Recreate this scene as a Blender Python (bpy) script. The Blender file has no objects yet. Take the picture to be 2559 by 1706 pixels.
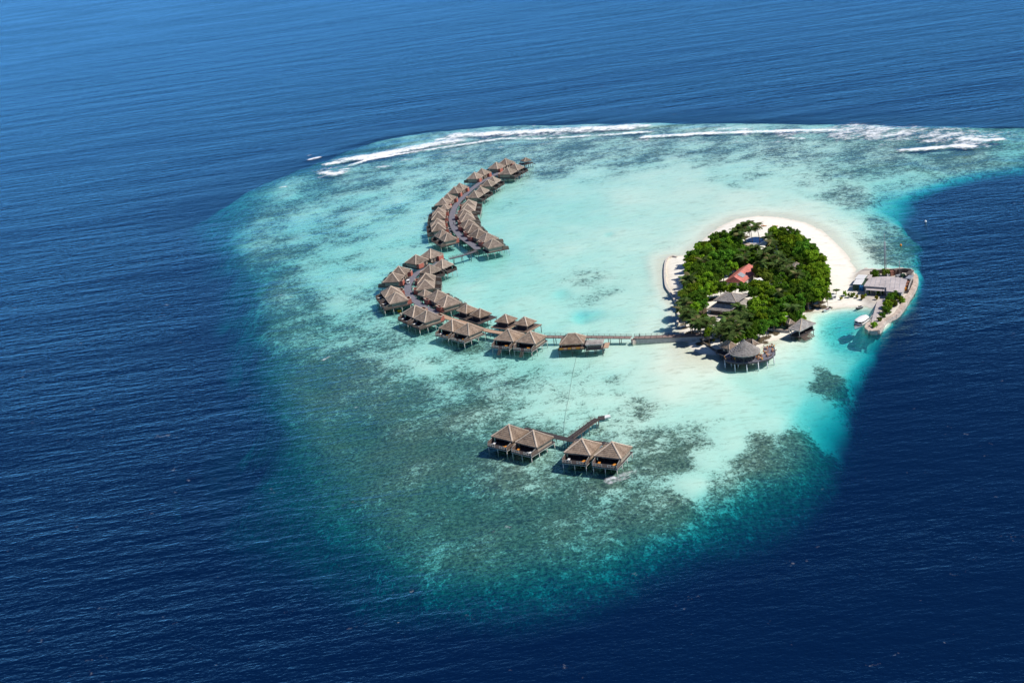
import bpy, bmesh, math, random
import numpy as np
from mathutils import Vector, Matrix

random.seed(7)
rng = np.random.default_rng(7)
SC = bpy.context.scene
COL = SC.collection
rad = math.radians

# ---------------------------------------------------------------- camera, sky, sun, exposure
CAM_H, CAM_F, CAM_PITCH, CAM_ROLL = 190.0, 3200.0, rad(20.3), rad(7.8)
cam_data = bpy.data.cameras.new('camera')
cam = bpy.data.objects.new('camera', cam_data)
COL.objects.link(cam)
cam_data.sensor_width = 36.0
cam_data.lens = 36.0 * CAM_F / 2559.0
cam_data.clip_start = 1.0
cam_data.clip_end = 90000.0
_f = Vector((0, math.cos(CAM_PITCH), -math.sin(CAM_PITCH)))
_u0 = Vector((0, math.sin(CAM_PITCH), math.cos(CAM_PITCH)))
_x = Vector((1, 0, 0))
_r = _x * math.cos(CAM_ROLL) - _u0 * math.sin(CAM_ROLL)
_u = _x * math.sin(CAM_ROLL) + _u0 * math.cos(CAM_ROLL)
cam.matrix_world = Matrix(((_r.x, _u.x, -_f.x, 0), (_r.y, _u.y, -_f.y, 0), (_r.z, _u.z, -_f.z, CAM_H), (0, 0, 0, 1)))
SC.camera = cam

SUN_EL, SUN_AZ = rad(50), rad(-17)          # azimuth measured from +X towards +Y
world = bpy.data.worlds.new('World')
SC.world = world
world.use_nodes = True
wn = world.node_tree.nodes
sky = wn.new('ShaderNodeTexSky')
sky.sky_type = 'NISHITA'
sky.sun_disc = False
sky.sun_elevation = SUN_EL
sky.sun_rotation = math.pi / 2 - SUN_AZ
sky.altitude = 2600
sky.air_density = 0.36
sky.dust_density = 0.4
sky.ozone_density = 7.0
wn['Background'].inputs['Strength'].default_value = 0.15
world.node_tree.links.new(sky.outputs[0], wn['Background'].inputs['Color'])

sun_data = bpy.data.lights.new('sun', 'SUN')
sun_data.energy = 3.2
sun_data.angle = rad(0.53)
sun_data.color = (1.0, 0.955, 0.88)
sun = bpy.data.objects.new('sun', sun_data)
COL.objects.link(sun)
sun_dir = Vector((math.cos(SUN_EL) * math.cos(SUN_AZ), math.cos(SUN_EL) * math.sin(SUN_AZ), math.sin(SUN_EL)))
sun.rotation_euler = sun_dir.to_track_quat('Z', 'Y').to_euler()
sun.location = (300, 0, 600)

SC.view_settings.view_transform = 'Standard'
SC.view_settings.look = 'None'
SC.view_settings.exposure = 0.6
SC.view_settings.gamma = 1.0
SC.view_settings.use_curve_mapping = False
SC.cycles.max_bounces = 5
SC.cycles.diffuse_bounces = 2
SC.cycles.glossy_bounces = 3
SC.cycles.transparent_max_bounces = 8
SC.cycles.sample_clamp_indirect = 6.0
SC.cycles.sample_clamp_direct = 8.0

# ---------------------------------------------------------------- survey helpers
K = 2559.0 / 2352.0

def at(px, py, z=0.0):
    """ground survey: the place at height z that was read off the photograph at (px, py)"""
    x, y = px - 1279.5, py - 853.0
    xp = x * math.cos(CAM_ROLL) - y * math.sin(CAM_ROLL)
    yp = x * math.sin(CAM_ROLL) + y * math.cos(CAM_ROLL)
    d = Vector((xp, CAM_F * math.cos(CAM_PITCH) - yp * math.sin(CAM_PITCH), -CAM_F * math.sin(CAM_PITCH) - yp * math.cos(CAM_PITCH)))
    t = (z - CAM_H) / d.z
    return Vector((0, 0, CAM_H)) + d * t

def atd(px, py, z=0.0):
    return at(px * K, py * K, z)

def path(pts, f=atd, z=0.0):
    return [f(p[0], p[1], z) for p in pts]

def seg_dist(X, Y, pts, closed=False):
    """distance of grid points to a polyline; also the parameter along it (0..1 per whole line)"""
    best = np.full(X.shape, 1e9)
    par = np.zeros(X.shape)
    n = len(pts)
    m = n if closed else n - 1
    for i in range(m):
        ax, ay = pts[i][0], pts[i][1]
        bx, by = pts[(i + 1) % n][0], pts[(i + 1) % n][1]
        dx, dy = bx - ax, by - ay
        L2 = dx * dx + dy * dy + 1e-9
        t = np.clip(((X - ax) * dx + (Y - ay) * dy) / L2, 0, 1)
        d = np.hypot(X - ax - t * dx, Y - ay - t * dy)
        k = d < best
        best[k] = d[k]
        par[k] = (i + t[k]) / m
    return best, par

def inside(X, Y, pts):
    c = np.zeros(X.shape, bool)
    n = len(pts)
    for i in range(n):
        ax, ay = pts[i][0], pts[i][1]
        bx, by = pts[(i + 1) % n][0], pts[(i + 1) % n][1]
        if ay == by:
            continue
        k = ((ay > Y) != (by > Y)) & (X < (bx - ax) * (Y - ay) / (by - ay) + ax)
        c ^= k
    return c

def sd_poly(X, Y, pts):
    d, _ = seg_dist(X, Y, pts, True)
    return np.where(inside(X, Y, pts), d, -d)

def smooth(a, b, x):
    t = np.clip((x - a) / (b - a), 0, 1)
    return t * t * (3 - 2 * t)

# ---------------------------------------------------------------- material helper
MATS = {}

class NT:
    def __init__(self, name):
        self.m = bpy.data.materials.new(name)
        self.m.use_nodes = True
        self.t = self.m.node_tree
        self.t.nodes.clear()
        self.out = self.n('ShaderNodeOutputMaterial')

    def n(self, typ, **kw):
        nd = self.t.nodes.new(typ)
        for k, v in kw.items():
            if k == 'inp':
                for a, b in v.items():
                    if hasattr(b, 'is_output'):
                        self.t.links.new(b, nd.inputs[a])
                    else:
                        nd.inputs[a].default_value = b
            else:
                setattr(nd, k, v)
        return nd

    def link(self, a, b):
        self.t.links.new(a, b)

    def math(self, op, a, b=None, clamp=False):
        nd = self.t.nodes.new('ShaderNodeMath')
        nd.operation = op
        nd.use_clamp = clamp
        for i, v in enumerate((a, b)):
            if v is None:
                continue
            if hasattr(v, 'is_output'):
                self.t.links.new(v, nd.inputs[i])
            else:
                nd.inputs[i].default_value = v
        return nd.outputs[0]

    def mix(self, fac, a, b, typ='MIX'):
        nd = self.t.nodes.new('ShaderNodeMix')
        nd.data_type = 'RGBA'
        nd.blend_type = typ
        for k, v in ((0, fac), (6, a), (7, b)):
            if hasattr(v, 'is_output'):
                self.t.links.new(v, nd.inputs[k])
            else:
                nd.inputs[k].default_value = v
        return nd.outputs[2]

    def ramp(self, fac, stops):
        nd = self.t.nodes.new('ShaderNodeMapRange')
        nd.interpolation_type = 'SMOOTHSTEP'
        (a, va), (b, vb) = stops
        for k, v in ((0, fac), (1, a), (2, b), (3, va), (4, vb)):
            if hasattr(v, 'is_output'):
                self.t.links.new(v, nd.inputs[k])
            else:
                nd.inputs[k].default_value = v
        return nd.outputs[0]

    def noise(self, vec, scale, detail=3, rough=0.55, dist=0.0):
        nd = self.n('ShaderNodeTexNoise', inp={'Scale': scale, 'Detail': detail, 'Roughness': rough, 'Distortion': dist})
        if vec is not None:
            self.link(vec, nd.inputs['Vector'])
        return nd.outputs[0]

    def pos(self):
        return self.n('ShaderNodeNewGeometry').outputs['Position']

    def obj(self):
        return self.n('ShaderNodeTexCoord').outputs['Object']

    def mapping(self, vec, rot=(0, 0, 0), scale=(1, 1, 1), loc=(0, 0, 0)):
        nd = self.n('ShaderNodeMapping', inp={'Rotation': rot, 'Scale': scale, 'Location': loc})
        self.link(vec, nd.inputs['Vector'])
        return nd.outputs[0]

    def attr(self, name):
        return self.n('ShaderNodeAttribute', attribute_name=name).outputs['Fac']

def c4(c):
    return (c[0], c[1], c[2], 1.0)

def simple_mat(name, col, rough=0.8, var=0.25, scale=1.5, bump=0.0, col2=None, stretch=(1, 1, 1), spec=0.3, metallic=0.0):
    """a plain surface with uneven colour and a little relief"""
    t = NT(name)
    v = t.mapping(t.obj(), scale=stretch)
    oi = t.n('ShaderNodeObjectInfo').outputs['Random']
    v2 = t.n('ShaderNodeVectorMath', operation='ADD')
    t.link(v, v2.inputs[0])
    cmb = t.n('ShaderNodeCombineXYZ')
    t.link(t.math('MULTIPLY', oi, 37.0), cmb.inputs[0])
    t.link(cmb.outputs[0], v2.inputs[1])
    nz = t.noise(v2.outputs[0], scale, 4, 0.6)
    nz2 = t.noise(v2.outputs[0], scale * 5.3, 3, 0.6)
    s = t.math('ADD', t.math('MULTIPLY', nz, 0.6), t.math('MULTIPLY', nz2, 0.4))
    a = tuple(x * (1 - var) for x in col)
    b = tuple(min(1, x * (1 + var)) for x in (col2 or col))
    cc = t.mix(t.ramp(s, ((0.33, 0.0), (0.67, 1.0))), c4(a), c4(b))
    bs = t.n('ShaderNodeBsdfPrincipled', inp={'Roughness': rough, 'Specular IOR Level': spec, 'Metallic': metallic})
    t.link(cc, bs.inputs['Base Color'])
    if bump:
        bp = t.n('ShaderNodeBump', inp={'Strength': 0.8, 'Distance': bump})
        t.link(s, bp.inputs['Height'])
        t.link(bp.outputs[0], bs.inputs['Normal'])
    t.link(bs.outputs[0], t.out.inputs['Surface'])
    MATS[name] = t.m
    return t.m

# ---------------------------------------------------------------- object helpers
def link(name, me, parent=None, loc=None, rz=None):
    o = bpy.data.objects.new(name, me)
    COL.objects.link(o)
    if parent is not None:
        o.parent = parent
    if loc is not None:
        o.location = loc
    if rz is not None:
        o.rotation_euler = (0, 0, rz)
    return o

def tag(o, label=None, cat=None, group=None, kind='thing'):
    if label:
        o['label'] = label
    if cat:
        o['category'] = cat
    if group:
        o['group'] = group
    if kind:
        o['kind'] = kind
    return o

def copy_tree(o, parent=None):
    c = o.copy()
    COL.objects.link(c)
    c.parent = parent
    for ch in list(o.children):
        copy_tree(ch, c)
    return c

class MB:
    """collects boxes, bars and prisms of one part"""
    def __init__(self):
        self.v, self.f, self.s = [], [], []

    def add(self, vs, fs, sm=False):
        n = len(self.v)
        self.v += [tuple(p) for p in vs]
        self.f += [tuple(i + n for i in f) for f in fs]
        self.s += [sm] * len(fs)
        return self

    def box(self, c, s, rz=0.0, jit=0.0):
        hx, hy, hz = s[0] / 2, s[1] / 2, s[2] / 2
        co, si = math.cos(rz), math.sin(rz)
        vs = []
        for dz in (-hz, hz):
            for dx, dy in ((-hx, -hy), (hx, -hy), (hx, hy), (-hx, hy)):
                vs.append((c[0] + dx * co - dy * si, c[1] + dx * si + dy * co, c[2] + dz))
        return self.add(vs, [(3, 2, 1, 0), (4, 5, 6, 7), (0, 1, 5, 4), (1, 2, 6, 5), (2, 3, 7, 6), (3, 0, 4, 7)])

    def bar(self, a, b, r, n=6, r2=None, caps=True):
        a, b = Vector(a), Vector(b)
        d = (b - a)
        if d.length < 1e-6:
            return self
        d.normalize()
        u = d.orthogonal().normalized()
        w = d.cross(u)
        r2 = r if r2 is None else r2
        vs = []
        for p, q in ((a, r), (b, r2)):
            for i in range(n):
                an = 2 * math.pi * i / n
                vs.append(p + (u * math.cos(an) + w * math.sin(an)) * q)
        fs = [(i, (i + 1) % n, n + (i + 1) % n, n + i) for i in range(n)]
        if caps:
            fs += [tuple(range(n - 1, -1, -1)), tuple(range(n, 2 * n))]
        self.add(vs, fs[:n], True)
        if caps:
            n0 = len(self.v) - 2 * n
            self.f += [tuple(i + n0 for i in f) for f in fs[n:]]
            self.s += [False] * 2
        return self

    def prism(self, poly, z0, z1):
        n = len(poly)
        vs = [(p[0], p[1], z0) for p in poly] + [(p[0], p[1], z1) for p in poly]
        ar = sum(poly[i][0] * poly[(i + 1) % n][1] - poly[(i + 1) % n][0] * poly[i][1] for i in range(n))
        idx = list(range(n)) if ar > 0 else list(range(n - 1, -1, -1))
        fs = [tuple(reversed(idx)), tuple(n + i for i in idx)]
        for k in range(n):
            a, b = idx[k], idx[(k + 1) % n]
            fs.append((a, b, n + b, n + a))
        return self.add(vs, fs)

    def grid(self, rows, sm=True, flip=False):
        """a sheet through rows of points"""
        nr, nc = len(rows), len(rows[0])
        vs = [p for r in rows for p in r]
        fs = []
        for i in range(nr - 1):
            for j in range(nc - 1):
                q = (i * nc + j, i * nc + j + 1, (i + 1) * nc + j + 1, (i + 1) * nc + j)
                fs.append(tuple(reversed(q)) if flip else q)
        return self.add(vs, fs, sm)

    def mesh(self, name, mat=None):
        me = bpy.data.meshes.new(name)
        me.from_pydata(self.v, [], self.f)
        if any(self.s):
            me.polygons.foreach_set('use_smooth', self.s)
        if mat is not None:
            me.materials.append(mat)
        me.update()
        return me

    def build(self, name, mat, parent=None, loc=None, rz=None):
        return link(name, self.mesh(name, mat), parent, loc, rz)

def empty(name, loc, rz=0.0):
    o = bpy.data.objects.new(name, None)
    COL.objects.link(o)
    o.location = loc
    o.rotation_euler = (0, 0, rz)
    o.empty_display_size = 0.5
    return o

# ================================================================= THE SETTING
# outline of the reef shelf, read off the photograph
SHELF = path([(800, 338), (700, 378), (625, 408), (570, 445), (552, 500), (560, 560), (580, 620), (598, 680), (615, 740), (632, 800),
              (645, 860), (660, 940), (685, 1020), (720, 1100), (772, 1172), (845, 1224), (925, 1270), (1005, 1302), (1090, 1314), (1190, 1308),
              (1290, 1286), (1390, 1252), (1490, 1212), (1580, 1184), (1660, 1148), (1740, 1112), (1800, 1075), (1850, 1045), (1872, 1005),
              (1868, 975), (1880, 945), (1885, 900), (1925, 868), (1965, 820), (1985, 780), (2000, 765), (2050, 712), (2082, 668), (2100, 632), (2106, 590), (2098, 550), (2062, 505),
              (2048, 468), (2082, 432), (2180, 408), (2300, 388), (2420, 365), (2600, 340), (2600, 275), (2352, 284), (2000, 280), (1700, 277), (1400, 279),
              (1200, 281), (1000, 295), (870, 314)])
SHORE = path([(1526, 612), (1530, 594), (1546, 588), (1580, 586), (1592, 570), (1620, 545), (1650, 522), (1690, 503), (1740, 496), (1790, 499),
              (1850, 511), (1890, 530), (1920, 555), (1943, 580), (1960, 605), (1972, 628), (1990, 640), (2020, 700), (1992, 703),
              (1950, 706), (1905, 709), (1880, 714), (1852, 716), (1846, 730), (1850, 745), (1842, 760), (1835, 770), (1800, 776), (1765, 786), (1748, 797), (1735, 806), (1700, 812),
              (1672, 808), (1648, 815), (1612, 812), (1584, 800), (1578, 786), (1562, 768), (1559, 745), (1560, 720),
              (1556, 700), (1545, 678), (1532, 650)])
COMPOUND = path([(1962, 634), (1985, 618), (2020, 621), (2060, 619), (2092, 619), (2100, 628), (2104, 645), (2098, 668), (2080, 700), (2050, 730),
                 (2030, 752), (2015, 764), (1996, 763), (1990, 752), (2000, 730), (2012, 708), (1990, 700), (1958, 672)])

# soundings: place, depth in metres, share of the bed grown over with coral
SOUND = [
 (1400,600,1.0,.16),(1300,480,1.3,.17),(1500,450,.8,.10),(1700,400,1.1,.35),(1850,420,1.1,.45),(1950,450,1.3,.62),(2000,560,1.3,.6),(2040,520,1.6,.6),
 (1600,350,1.2,.5),(1400,350,1.2,.5),(1280,350,1.3,.62),(1100,345,1.4,.6),(2200,340,1.7,.7),(2350,340,2.5,.6),(1500,330,1.3,.6),(1800,340,1.2,.6),(2000,350,1.4,.65),(2080,420,1.9,.5),
 (1450,690,.9,.12),(1520,690,.6,.05),(1500,745,.6,.04),(1420,720,1.1,.15),(1300,590,1.0,.2),(1210,520,1.5,.12),(1100,610,2.1,.06),(1380,640,1.2,.5),(1450,560,.8,.12),
 (1600,450,.7,.08),(1700,470,.5,.03),(1850,480,.6,.05),(1950,520,.8,.2),(1180,640,1.5,.12),(1100,680,1.5,.15),(1240,690,1.2,.15),
 (1000,480,1.8,.34),(900,550,1.9,.36),(860,470,1.9,.42),(780,480,1.9,.5),(960,400,1.6,.5),(850,400,1.8,.6),(700,430,2.3,.7),
 (700,520,2.2,.6),(620,500,2.4,.75),(620,570,2.3,.75),(650,660,2.2,.75),(750,600,1.9,.45),(820,620,1.9,.38),(800,700,2.0,.46),(700,740,2.3,.75),(660,760,2.6,.8),
 (850,780,2.0,.6),(950,800,1.8,.55),(800,850,2.3,.8),(720,900,2.9,.85),(900,920,2.2,.8),(1050,850,1.7,.5),(1150,870,1.5,.5),(1210,830,1.6,.3),(1000,760,1.7,.35),
 (1300,840,1.3,.3),(1300,930,1.2,.5),(1380,880,1.1,.35),(1100,950,1.8,.72),(1000,1030,2.2,.85),(880,1060,2.7,.87),(800,1000,2.8,.87),
 (1450,815,.8,.04),(1550,850,.3,.0),(1550,895,.5,.02),(1650,890,.6,.02),(1480,880,.7,.08),(1430,925,1.0,.4),(1470,930,1.1,.62),(1400,900,1.0,.3),
 (1620,850,.3,.0),(1720,860,1.0,.0),(1700,930,1.0,.08),(1790,900,1.3,.04),(1780,960,1.2,.05),(1830,910,1.6,.02),(1868,925,3.3,.0),(1888,955,3.8,.0),(1900,858,2.0,.9),(1880,872,2.0,.8),
 (1840,850,1.5,.05),(1800,840,1.2,.02),(1940,825,2.3,.35),(1900,785,2.4,.12),(1850,800,1.3,.05),(1940,745,3.0,.08),(1990,730,2.6,.05),(1880,722,.7,.0),(1860,740,1.0,.02),(1960,790,3.0,.2),
 (1640,970,1.0,.2),(1600,1000,1.1,.6),(1560,960,1.0,.3),(1680,1010,.9,.05),(1630,1050,.9,.06),(1590,1095,1.1,.15),(1560,1060,1.5,.85),(1490,1030,1.4,.7),(1540,1000,1.2,.6),
 (1720,1050,1.5,.8),(1750,1020,1.4,.85),(1830,1000,1.8,.88),(1800,1050,2.2,.8),(1650,1110,1.8,.75),(1560,1150,2.0,.8),(1450,1170,2.2,.8),(1300,1190,2.3,.82),(1150,1180,2.5,.85),
 (1050,1190,2.7,.86),(950,1180,3.0,.85),(1250,1080,1.6,.62),(1400,1100,1.5,.62),(1100,1290,3.0,.85),(1250,1270,3.0,.85),(1000,1270,3.4,.7),(1380,1230,2.8,.7),(1180,1080,1.7,.72),(1330,1010,1.3,.45),(1420,1000,1.1,.45),
 (1900,1010,5,.85),(1860,1075,4,.85),(1760,1135,4,.82),(1650,1195,4,.82),(1450,1265,4,.8),(1250,1335,5,.75),(1050,1370,5,.75),(900,1305,5,.82),(760,1225,5,.85),(680,1105,5,.87),(640,960,5,.87),(605,820,4,.85),
 (570,650,4,.82),(530,500,4,.82),(2125,560,3,.85),(2130,620,3,.85),(2110,680,3,.85),(2060,740,4,.8),(2090,585,2,.7),(2075,480,4,.25),(1995,830,5,.65),(2020,785,5,.5),(2080,730,5,.6),(560,440,4,.8),(700,360,4,.8),
]
_sp = np.array([tuple(atd(s[0], s[1]))[:2] + (s[2], s[3] - (.13 if s[0] < 770 and 400 < s[1] < 800 and s[3] > .3 else 0)) for s in SOUND])

HOLES = [tuple(atd(1945, 738))[:2] + (9.0, 2.3), tuple(atd(1978, 728))[:2] + (7.0, 2.3), tuple(atd(1925, 765))[:2] + (9.0, 1.8), tuple(atd(1960, 765))[:2] + (9.0, 2.0), tuple(atd(1338, 724))[:2] + (4.0, 2.4), tuple(atd(1372, 718))[:2] + (3.0, 1.0), tuple(atd(1400, 537))[:2] + (2.0, 1.2), tuple(atd(1290, 672))[:2] + (3.5, 1.0)]
_wx, _wy = atd(1575, 700).x, atd(1560, 770).y

def vnoise(x, y, s, seed):
    g = np.random.default_rng(seed).random((64, 64))
    u, v = x * s, y * s
    i, j = np.floor(u).astype(int), np.floor(v).astype(int)
    a, b = u - i, v - j
    a = a * a * (3 - 2 * a); b = b * b * (3 - 2 * b)
    i0, i1, j0, j1 = i % 64, (i + 1) % 64, j % 64, (j + 1) % 64
    return (g[i0, j0] * (1 - a) + g[i1, j0] * a) * (1 - b) + (g[i0, j1] * (1 - a) + g[i1, j1] * a) * b

def bed(X, Y):
    """height of the bed / island above the water line, coral share"""
    shp = X.shape
    x, y = X.ravel(), Y.ravel()
    num_d = np.zeros(x.size); num_c = np.zeros(x.size); den = np.zeros(x.size)
    for px, py, d, c in _sp:
        r2 = (x - px) ** 2 + ((y - py) * 0.5) ** 2 + 9.0
        w = r2 ** -2.0
        num_d += w * d; num_c += w * c; den += w
    lag = num_d / den
    cor = num_c / den
    und = vnoise(x, y, .05, 3) * .5 + vnoise(x + 3 * np.sin(y * .1), y, .13, 4) * .32 + vnoise(x, y * .6, .33, 5) * .18
    lag = lag * (.62 + .76 * und)
    # long pale and dark drifts left by the current
    dr = vnoise(x * .35 + y * .3, y * .9 - x * .55, .09, 8)
    cor = cor + np.where(cor > .06, (.55 - .38 * smooth(.45, .8, cor)) * (und - .5) + (.26 - .18 * smooth(.45, .8, cor)) * (dr - .5), 0)
    cor = np.clip(np.where((cor > .05) & (cor < .24), .6 * cor + .10, cor), 0, 1)
    s = sd_poly(x, y, SHELF)
    # uneven edge of the shelf
    wob = 4.0 * np.sin(x * 0.11 + 1.7 * np.sin(y * 0.05)) + 3.0 * np.sin(y * 0.13 + x * 0.04) + 2.0 * np.sin(x * .31 + y * .21)
    s = s + wob * 0.42
    wdt = (9.0 + 7.0 * smooth(470, 400, y) + 4.0 * smooth(-60, -130, x)) * (1 - .5 * smooth(70, 130, x) * smooth(660, 600, y)) * (1 + 1.2 * smooth(700, 900, y))
    o = np.maximum(0, -s) / wdt
    depth = lag + 2.2 * smooth(10.0, 0.0, s) * 0.4 + 4.5 * o + 4.0 * o * o
    cor = cor * smooth(3.2, 0.8, o)
    depth = np.minimum(depth, 70)
    sh = sd_poly(x, y, SHORE)
    cp = sd_poly(x, y, COMPOUND)
    west = smooth(_wx, _wx - 14.0, x) * smooth(_wy, _wy + 10.0, y)
    near = smooth(0.0, 26.0 - 19.0 * west, -sh)
    depth = np.where(sh < 0, depth * (0.06 + 0.94 * near) + 0.02, depth)
    for hx, hy, hr, hd in HOLES:
        depth = depth + hd * np.exp(-(((x - hx) ** 2 + ((y - hy) * .6) ** 2) / hr ** 2)) * smooth(1.0, 7.0, -sh)
    z = -depth
    zi = 0.085 * sh
    zi = np.where(zi > 1.0, 1.0 + (zi - 1.0) * 0.35, zi)
    zi = np.minimum(zi, 2.0)
    z = np.where(sh >= 0, np.maximum(zi, -0.02), z)
    zc = np.clip(1.6 * (cp + 0.4), -3, 1.25)
    z = np.where(cp > -2.5, np.maximum(z, zc), z)
    land = np.maximum(sh, cp)
    cor = cor * smooth(2.0, 14.0, -land)
    return z.reshape(shp), cor.reshape(shp)

def axis(lo, hi, step, far, grow=1.22):
    a = list(np.arange(lo, hi + step * .5, step))
    s = step
    while a[-1] < far:
        s *= grow; a.append(a[-1] + s)
    s = step
    b = []
    q = a[0]
    while q > -far:
        s *= grow; q -= s; b.append(q)
    return np.array(b[::-1] + a)

GX = axis(-330, 330, 2.0, 9000)
GY = axis(290, 1060, 2.2, 9000)
XX, YY = np.meshgrid(GX, GY)
BZ, BC = bed(XX, YY)

def sheet(name, Z, mat, attrs):
    ny, nx = XX.shape
    co = np.stack([XX, YY, Z], -1).reshape(-1, 3).astype(np.float32)
    me = bpy.data.meshes.new(name)
    me.vertices.add(len(co))
    me.vertices.foreach_set('co', co.ravel())
    i = np.arange(ny - 1)[:, None] * nx + np.arange(nx - 1)[None, :]
    q = np.stack([i, i + 1, i + nx + 1, i + nx], -1).reshape(-1, 4)
    me.loops.add(q.size)
    me.loops.foreach_set('vertex_index', q.ravel().astype(np.int32))
    me.polygons.add(len(q))
    me.polygons.foreach_set('loop_start', (np.arange(len(q)) * 4).astype(np.int32))
    me.polygons.foreach_set('use_smooth', np.ones(len(q), bool))
    me.update(calc_edges=True)
    me.validate()
    for k, a in attrs.items():
        at_ = me.attributes.new(k, 'FLOAT', 'POINT')
        at_.data.foreach_set('value', a.reshape(-1).astype(np.float32))
    me.materials.append(mat)
    return link(name, me)

# ---- sea bed and island sand
t = NT('sand_and_coral')
P = t.pos()
cor = t.attr('coral')
n1 = t.noise(P, 0.09, 2, 0.6, 0.6)
n2 = t.noise(P, 0.42, 3, 0.7, 0.5)
n3 = t.noise(P, 1.3, 2, 0.6)
s = t.math('ADD', t.math('ADD', t.math('MULTIPLY', n1, 0.24), t.math('MULTIPLY', n2, 0.46)), t.math('MULTIPLY', n3, 0.30))
thr = t.math('SUBTRACT', 0.75, t.math('MULTIPLY', cor, 0.43))
msk = t.ramp(t.math('SUBTRACT', s, thr), ((-0.085, 0.0), (0.085, 1.0)))
sandn = t.noise(P, 0.5, 3, 0.65)
sand = t.mix(sandn, c4((0.83, 0.775, 0.67)), c4((0.92, 0.88, 0.79)))
patch = t.noise(P, 0.02, 2, 0.6)
sand = t.mix(t.math('MULTIPLY', patch, 0.35), sand, c4((0.68, 0.63, 0.55)))
speck = t.noise(t.mapping(P, rot=(0, 0, rad(35)), scale=(0.16, 0.42, 1)), 1.0, 3, 0.7)
sand = t.mix(t.ramp(speck, ((0.50, 0.0), (0.72, 0.50))), sand, c4((0.52, 0.48, 0.38)))
cn = t.noise(P, 0.85, 3, 0.75)
coralc = t.mix(t.ramp(cn, ((0.36, 0.0), (0.66, 1.0))), c4((0.05, 0.05, 0.048)), c4((0.34, 0.30, 0.225)))
cn2 = t.noise(P, 0.05, 2, 0.5)
coralc = t.mix(t.math('MULTIPLY', cn2, 0.5), coralc, c4((0.10, 0.16, 0.085)))
colr = t.mix(msk, sand, coralc)
zz_ = t.n('ShaderNodeSeparateXYZ'); t.link(P, zz_.inputs[0])
wet = t.ramp(t.math('ADD', zz_.outputs[2], t.math('MULTIPLY', t.math('SUBTRACT', n2, 0.5), 0.25)), ((0.02, 0.55), (0.30, 0.0)))
wet = t.math('MULTIPLY', wet, t.ramp(zz_.outputs[2], ((-0.30, 0.06), (-0.05, 1.0))))
colr = t.mix(wet, colr, t.mix(0.65, colr, c4((0.50, 0.43, 0.33))))
colr = t.mix(t.math('MULTIPLY', t.attr('yard'), 0.85), colr, t.mix(n2, c4((0.36, 0.31, 0.26)), c4((0.62, 0.55, 0.48))))
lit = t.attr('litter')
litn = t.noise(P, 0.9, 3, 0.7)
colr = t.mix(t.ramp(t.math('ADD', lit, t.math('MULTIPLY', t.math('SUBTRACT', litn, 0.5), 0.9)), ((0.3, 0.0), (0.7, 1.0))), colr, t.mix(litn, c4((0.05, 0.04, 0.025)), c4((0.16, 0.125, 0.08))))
bs = t.n('ShaderNodeBsdfDiffuse')
t.link(colr, bs.inputs['Color'])
bp = t.n('ShaderNodeBump', inp={'Strength': 0.5, 'Distance': 0.25})
t.link(t.math('ADD', t.math('MULTIPLY', sandn, 0.5), t.math('MULTIPLY', msk, 2.0)), bp.inputs['Height'])
t.link(bp.outputs[0], bs.inputs['Normal'])
t.link(bs.outputs[0], t.out.inputs['Surface'])
MATS['bed'] = t.m
# fallen leaves and soil under the trees
# uneven dry sand
rel = 0.07 * np.sin(XX * .5 + 2 * np.sin(YY * .31)) * np.sin(YY * .43) * (BZ > 0.3)
GROUND = sheet('ground', BZ + rel, MATS['bed'], {'coral': BC, 'litter': np.zeros(BZ.shape), 'yard': smooth(-1.0, 1.5, sd_poly(XX, YY, COMPOUND))})
GROUND['kind'] = 'structure'

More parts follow.
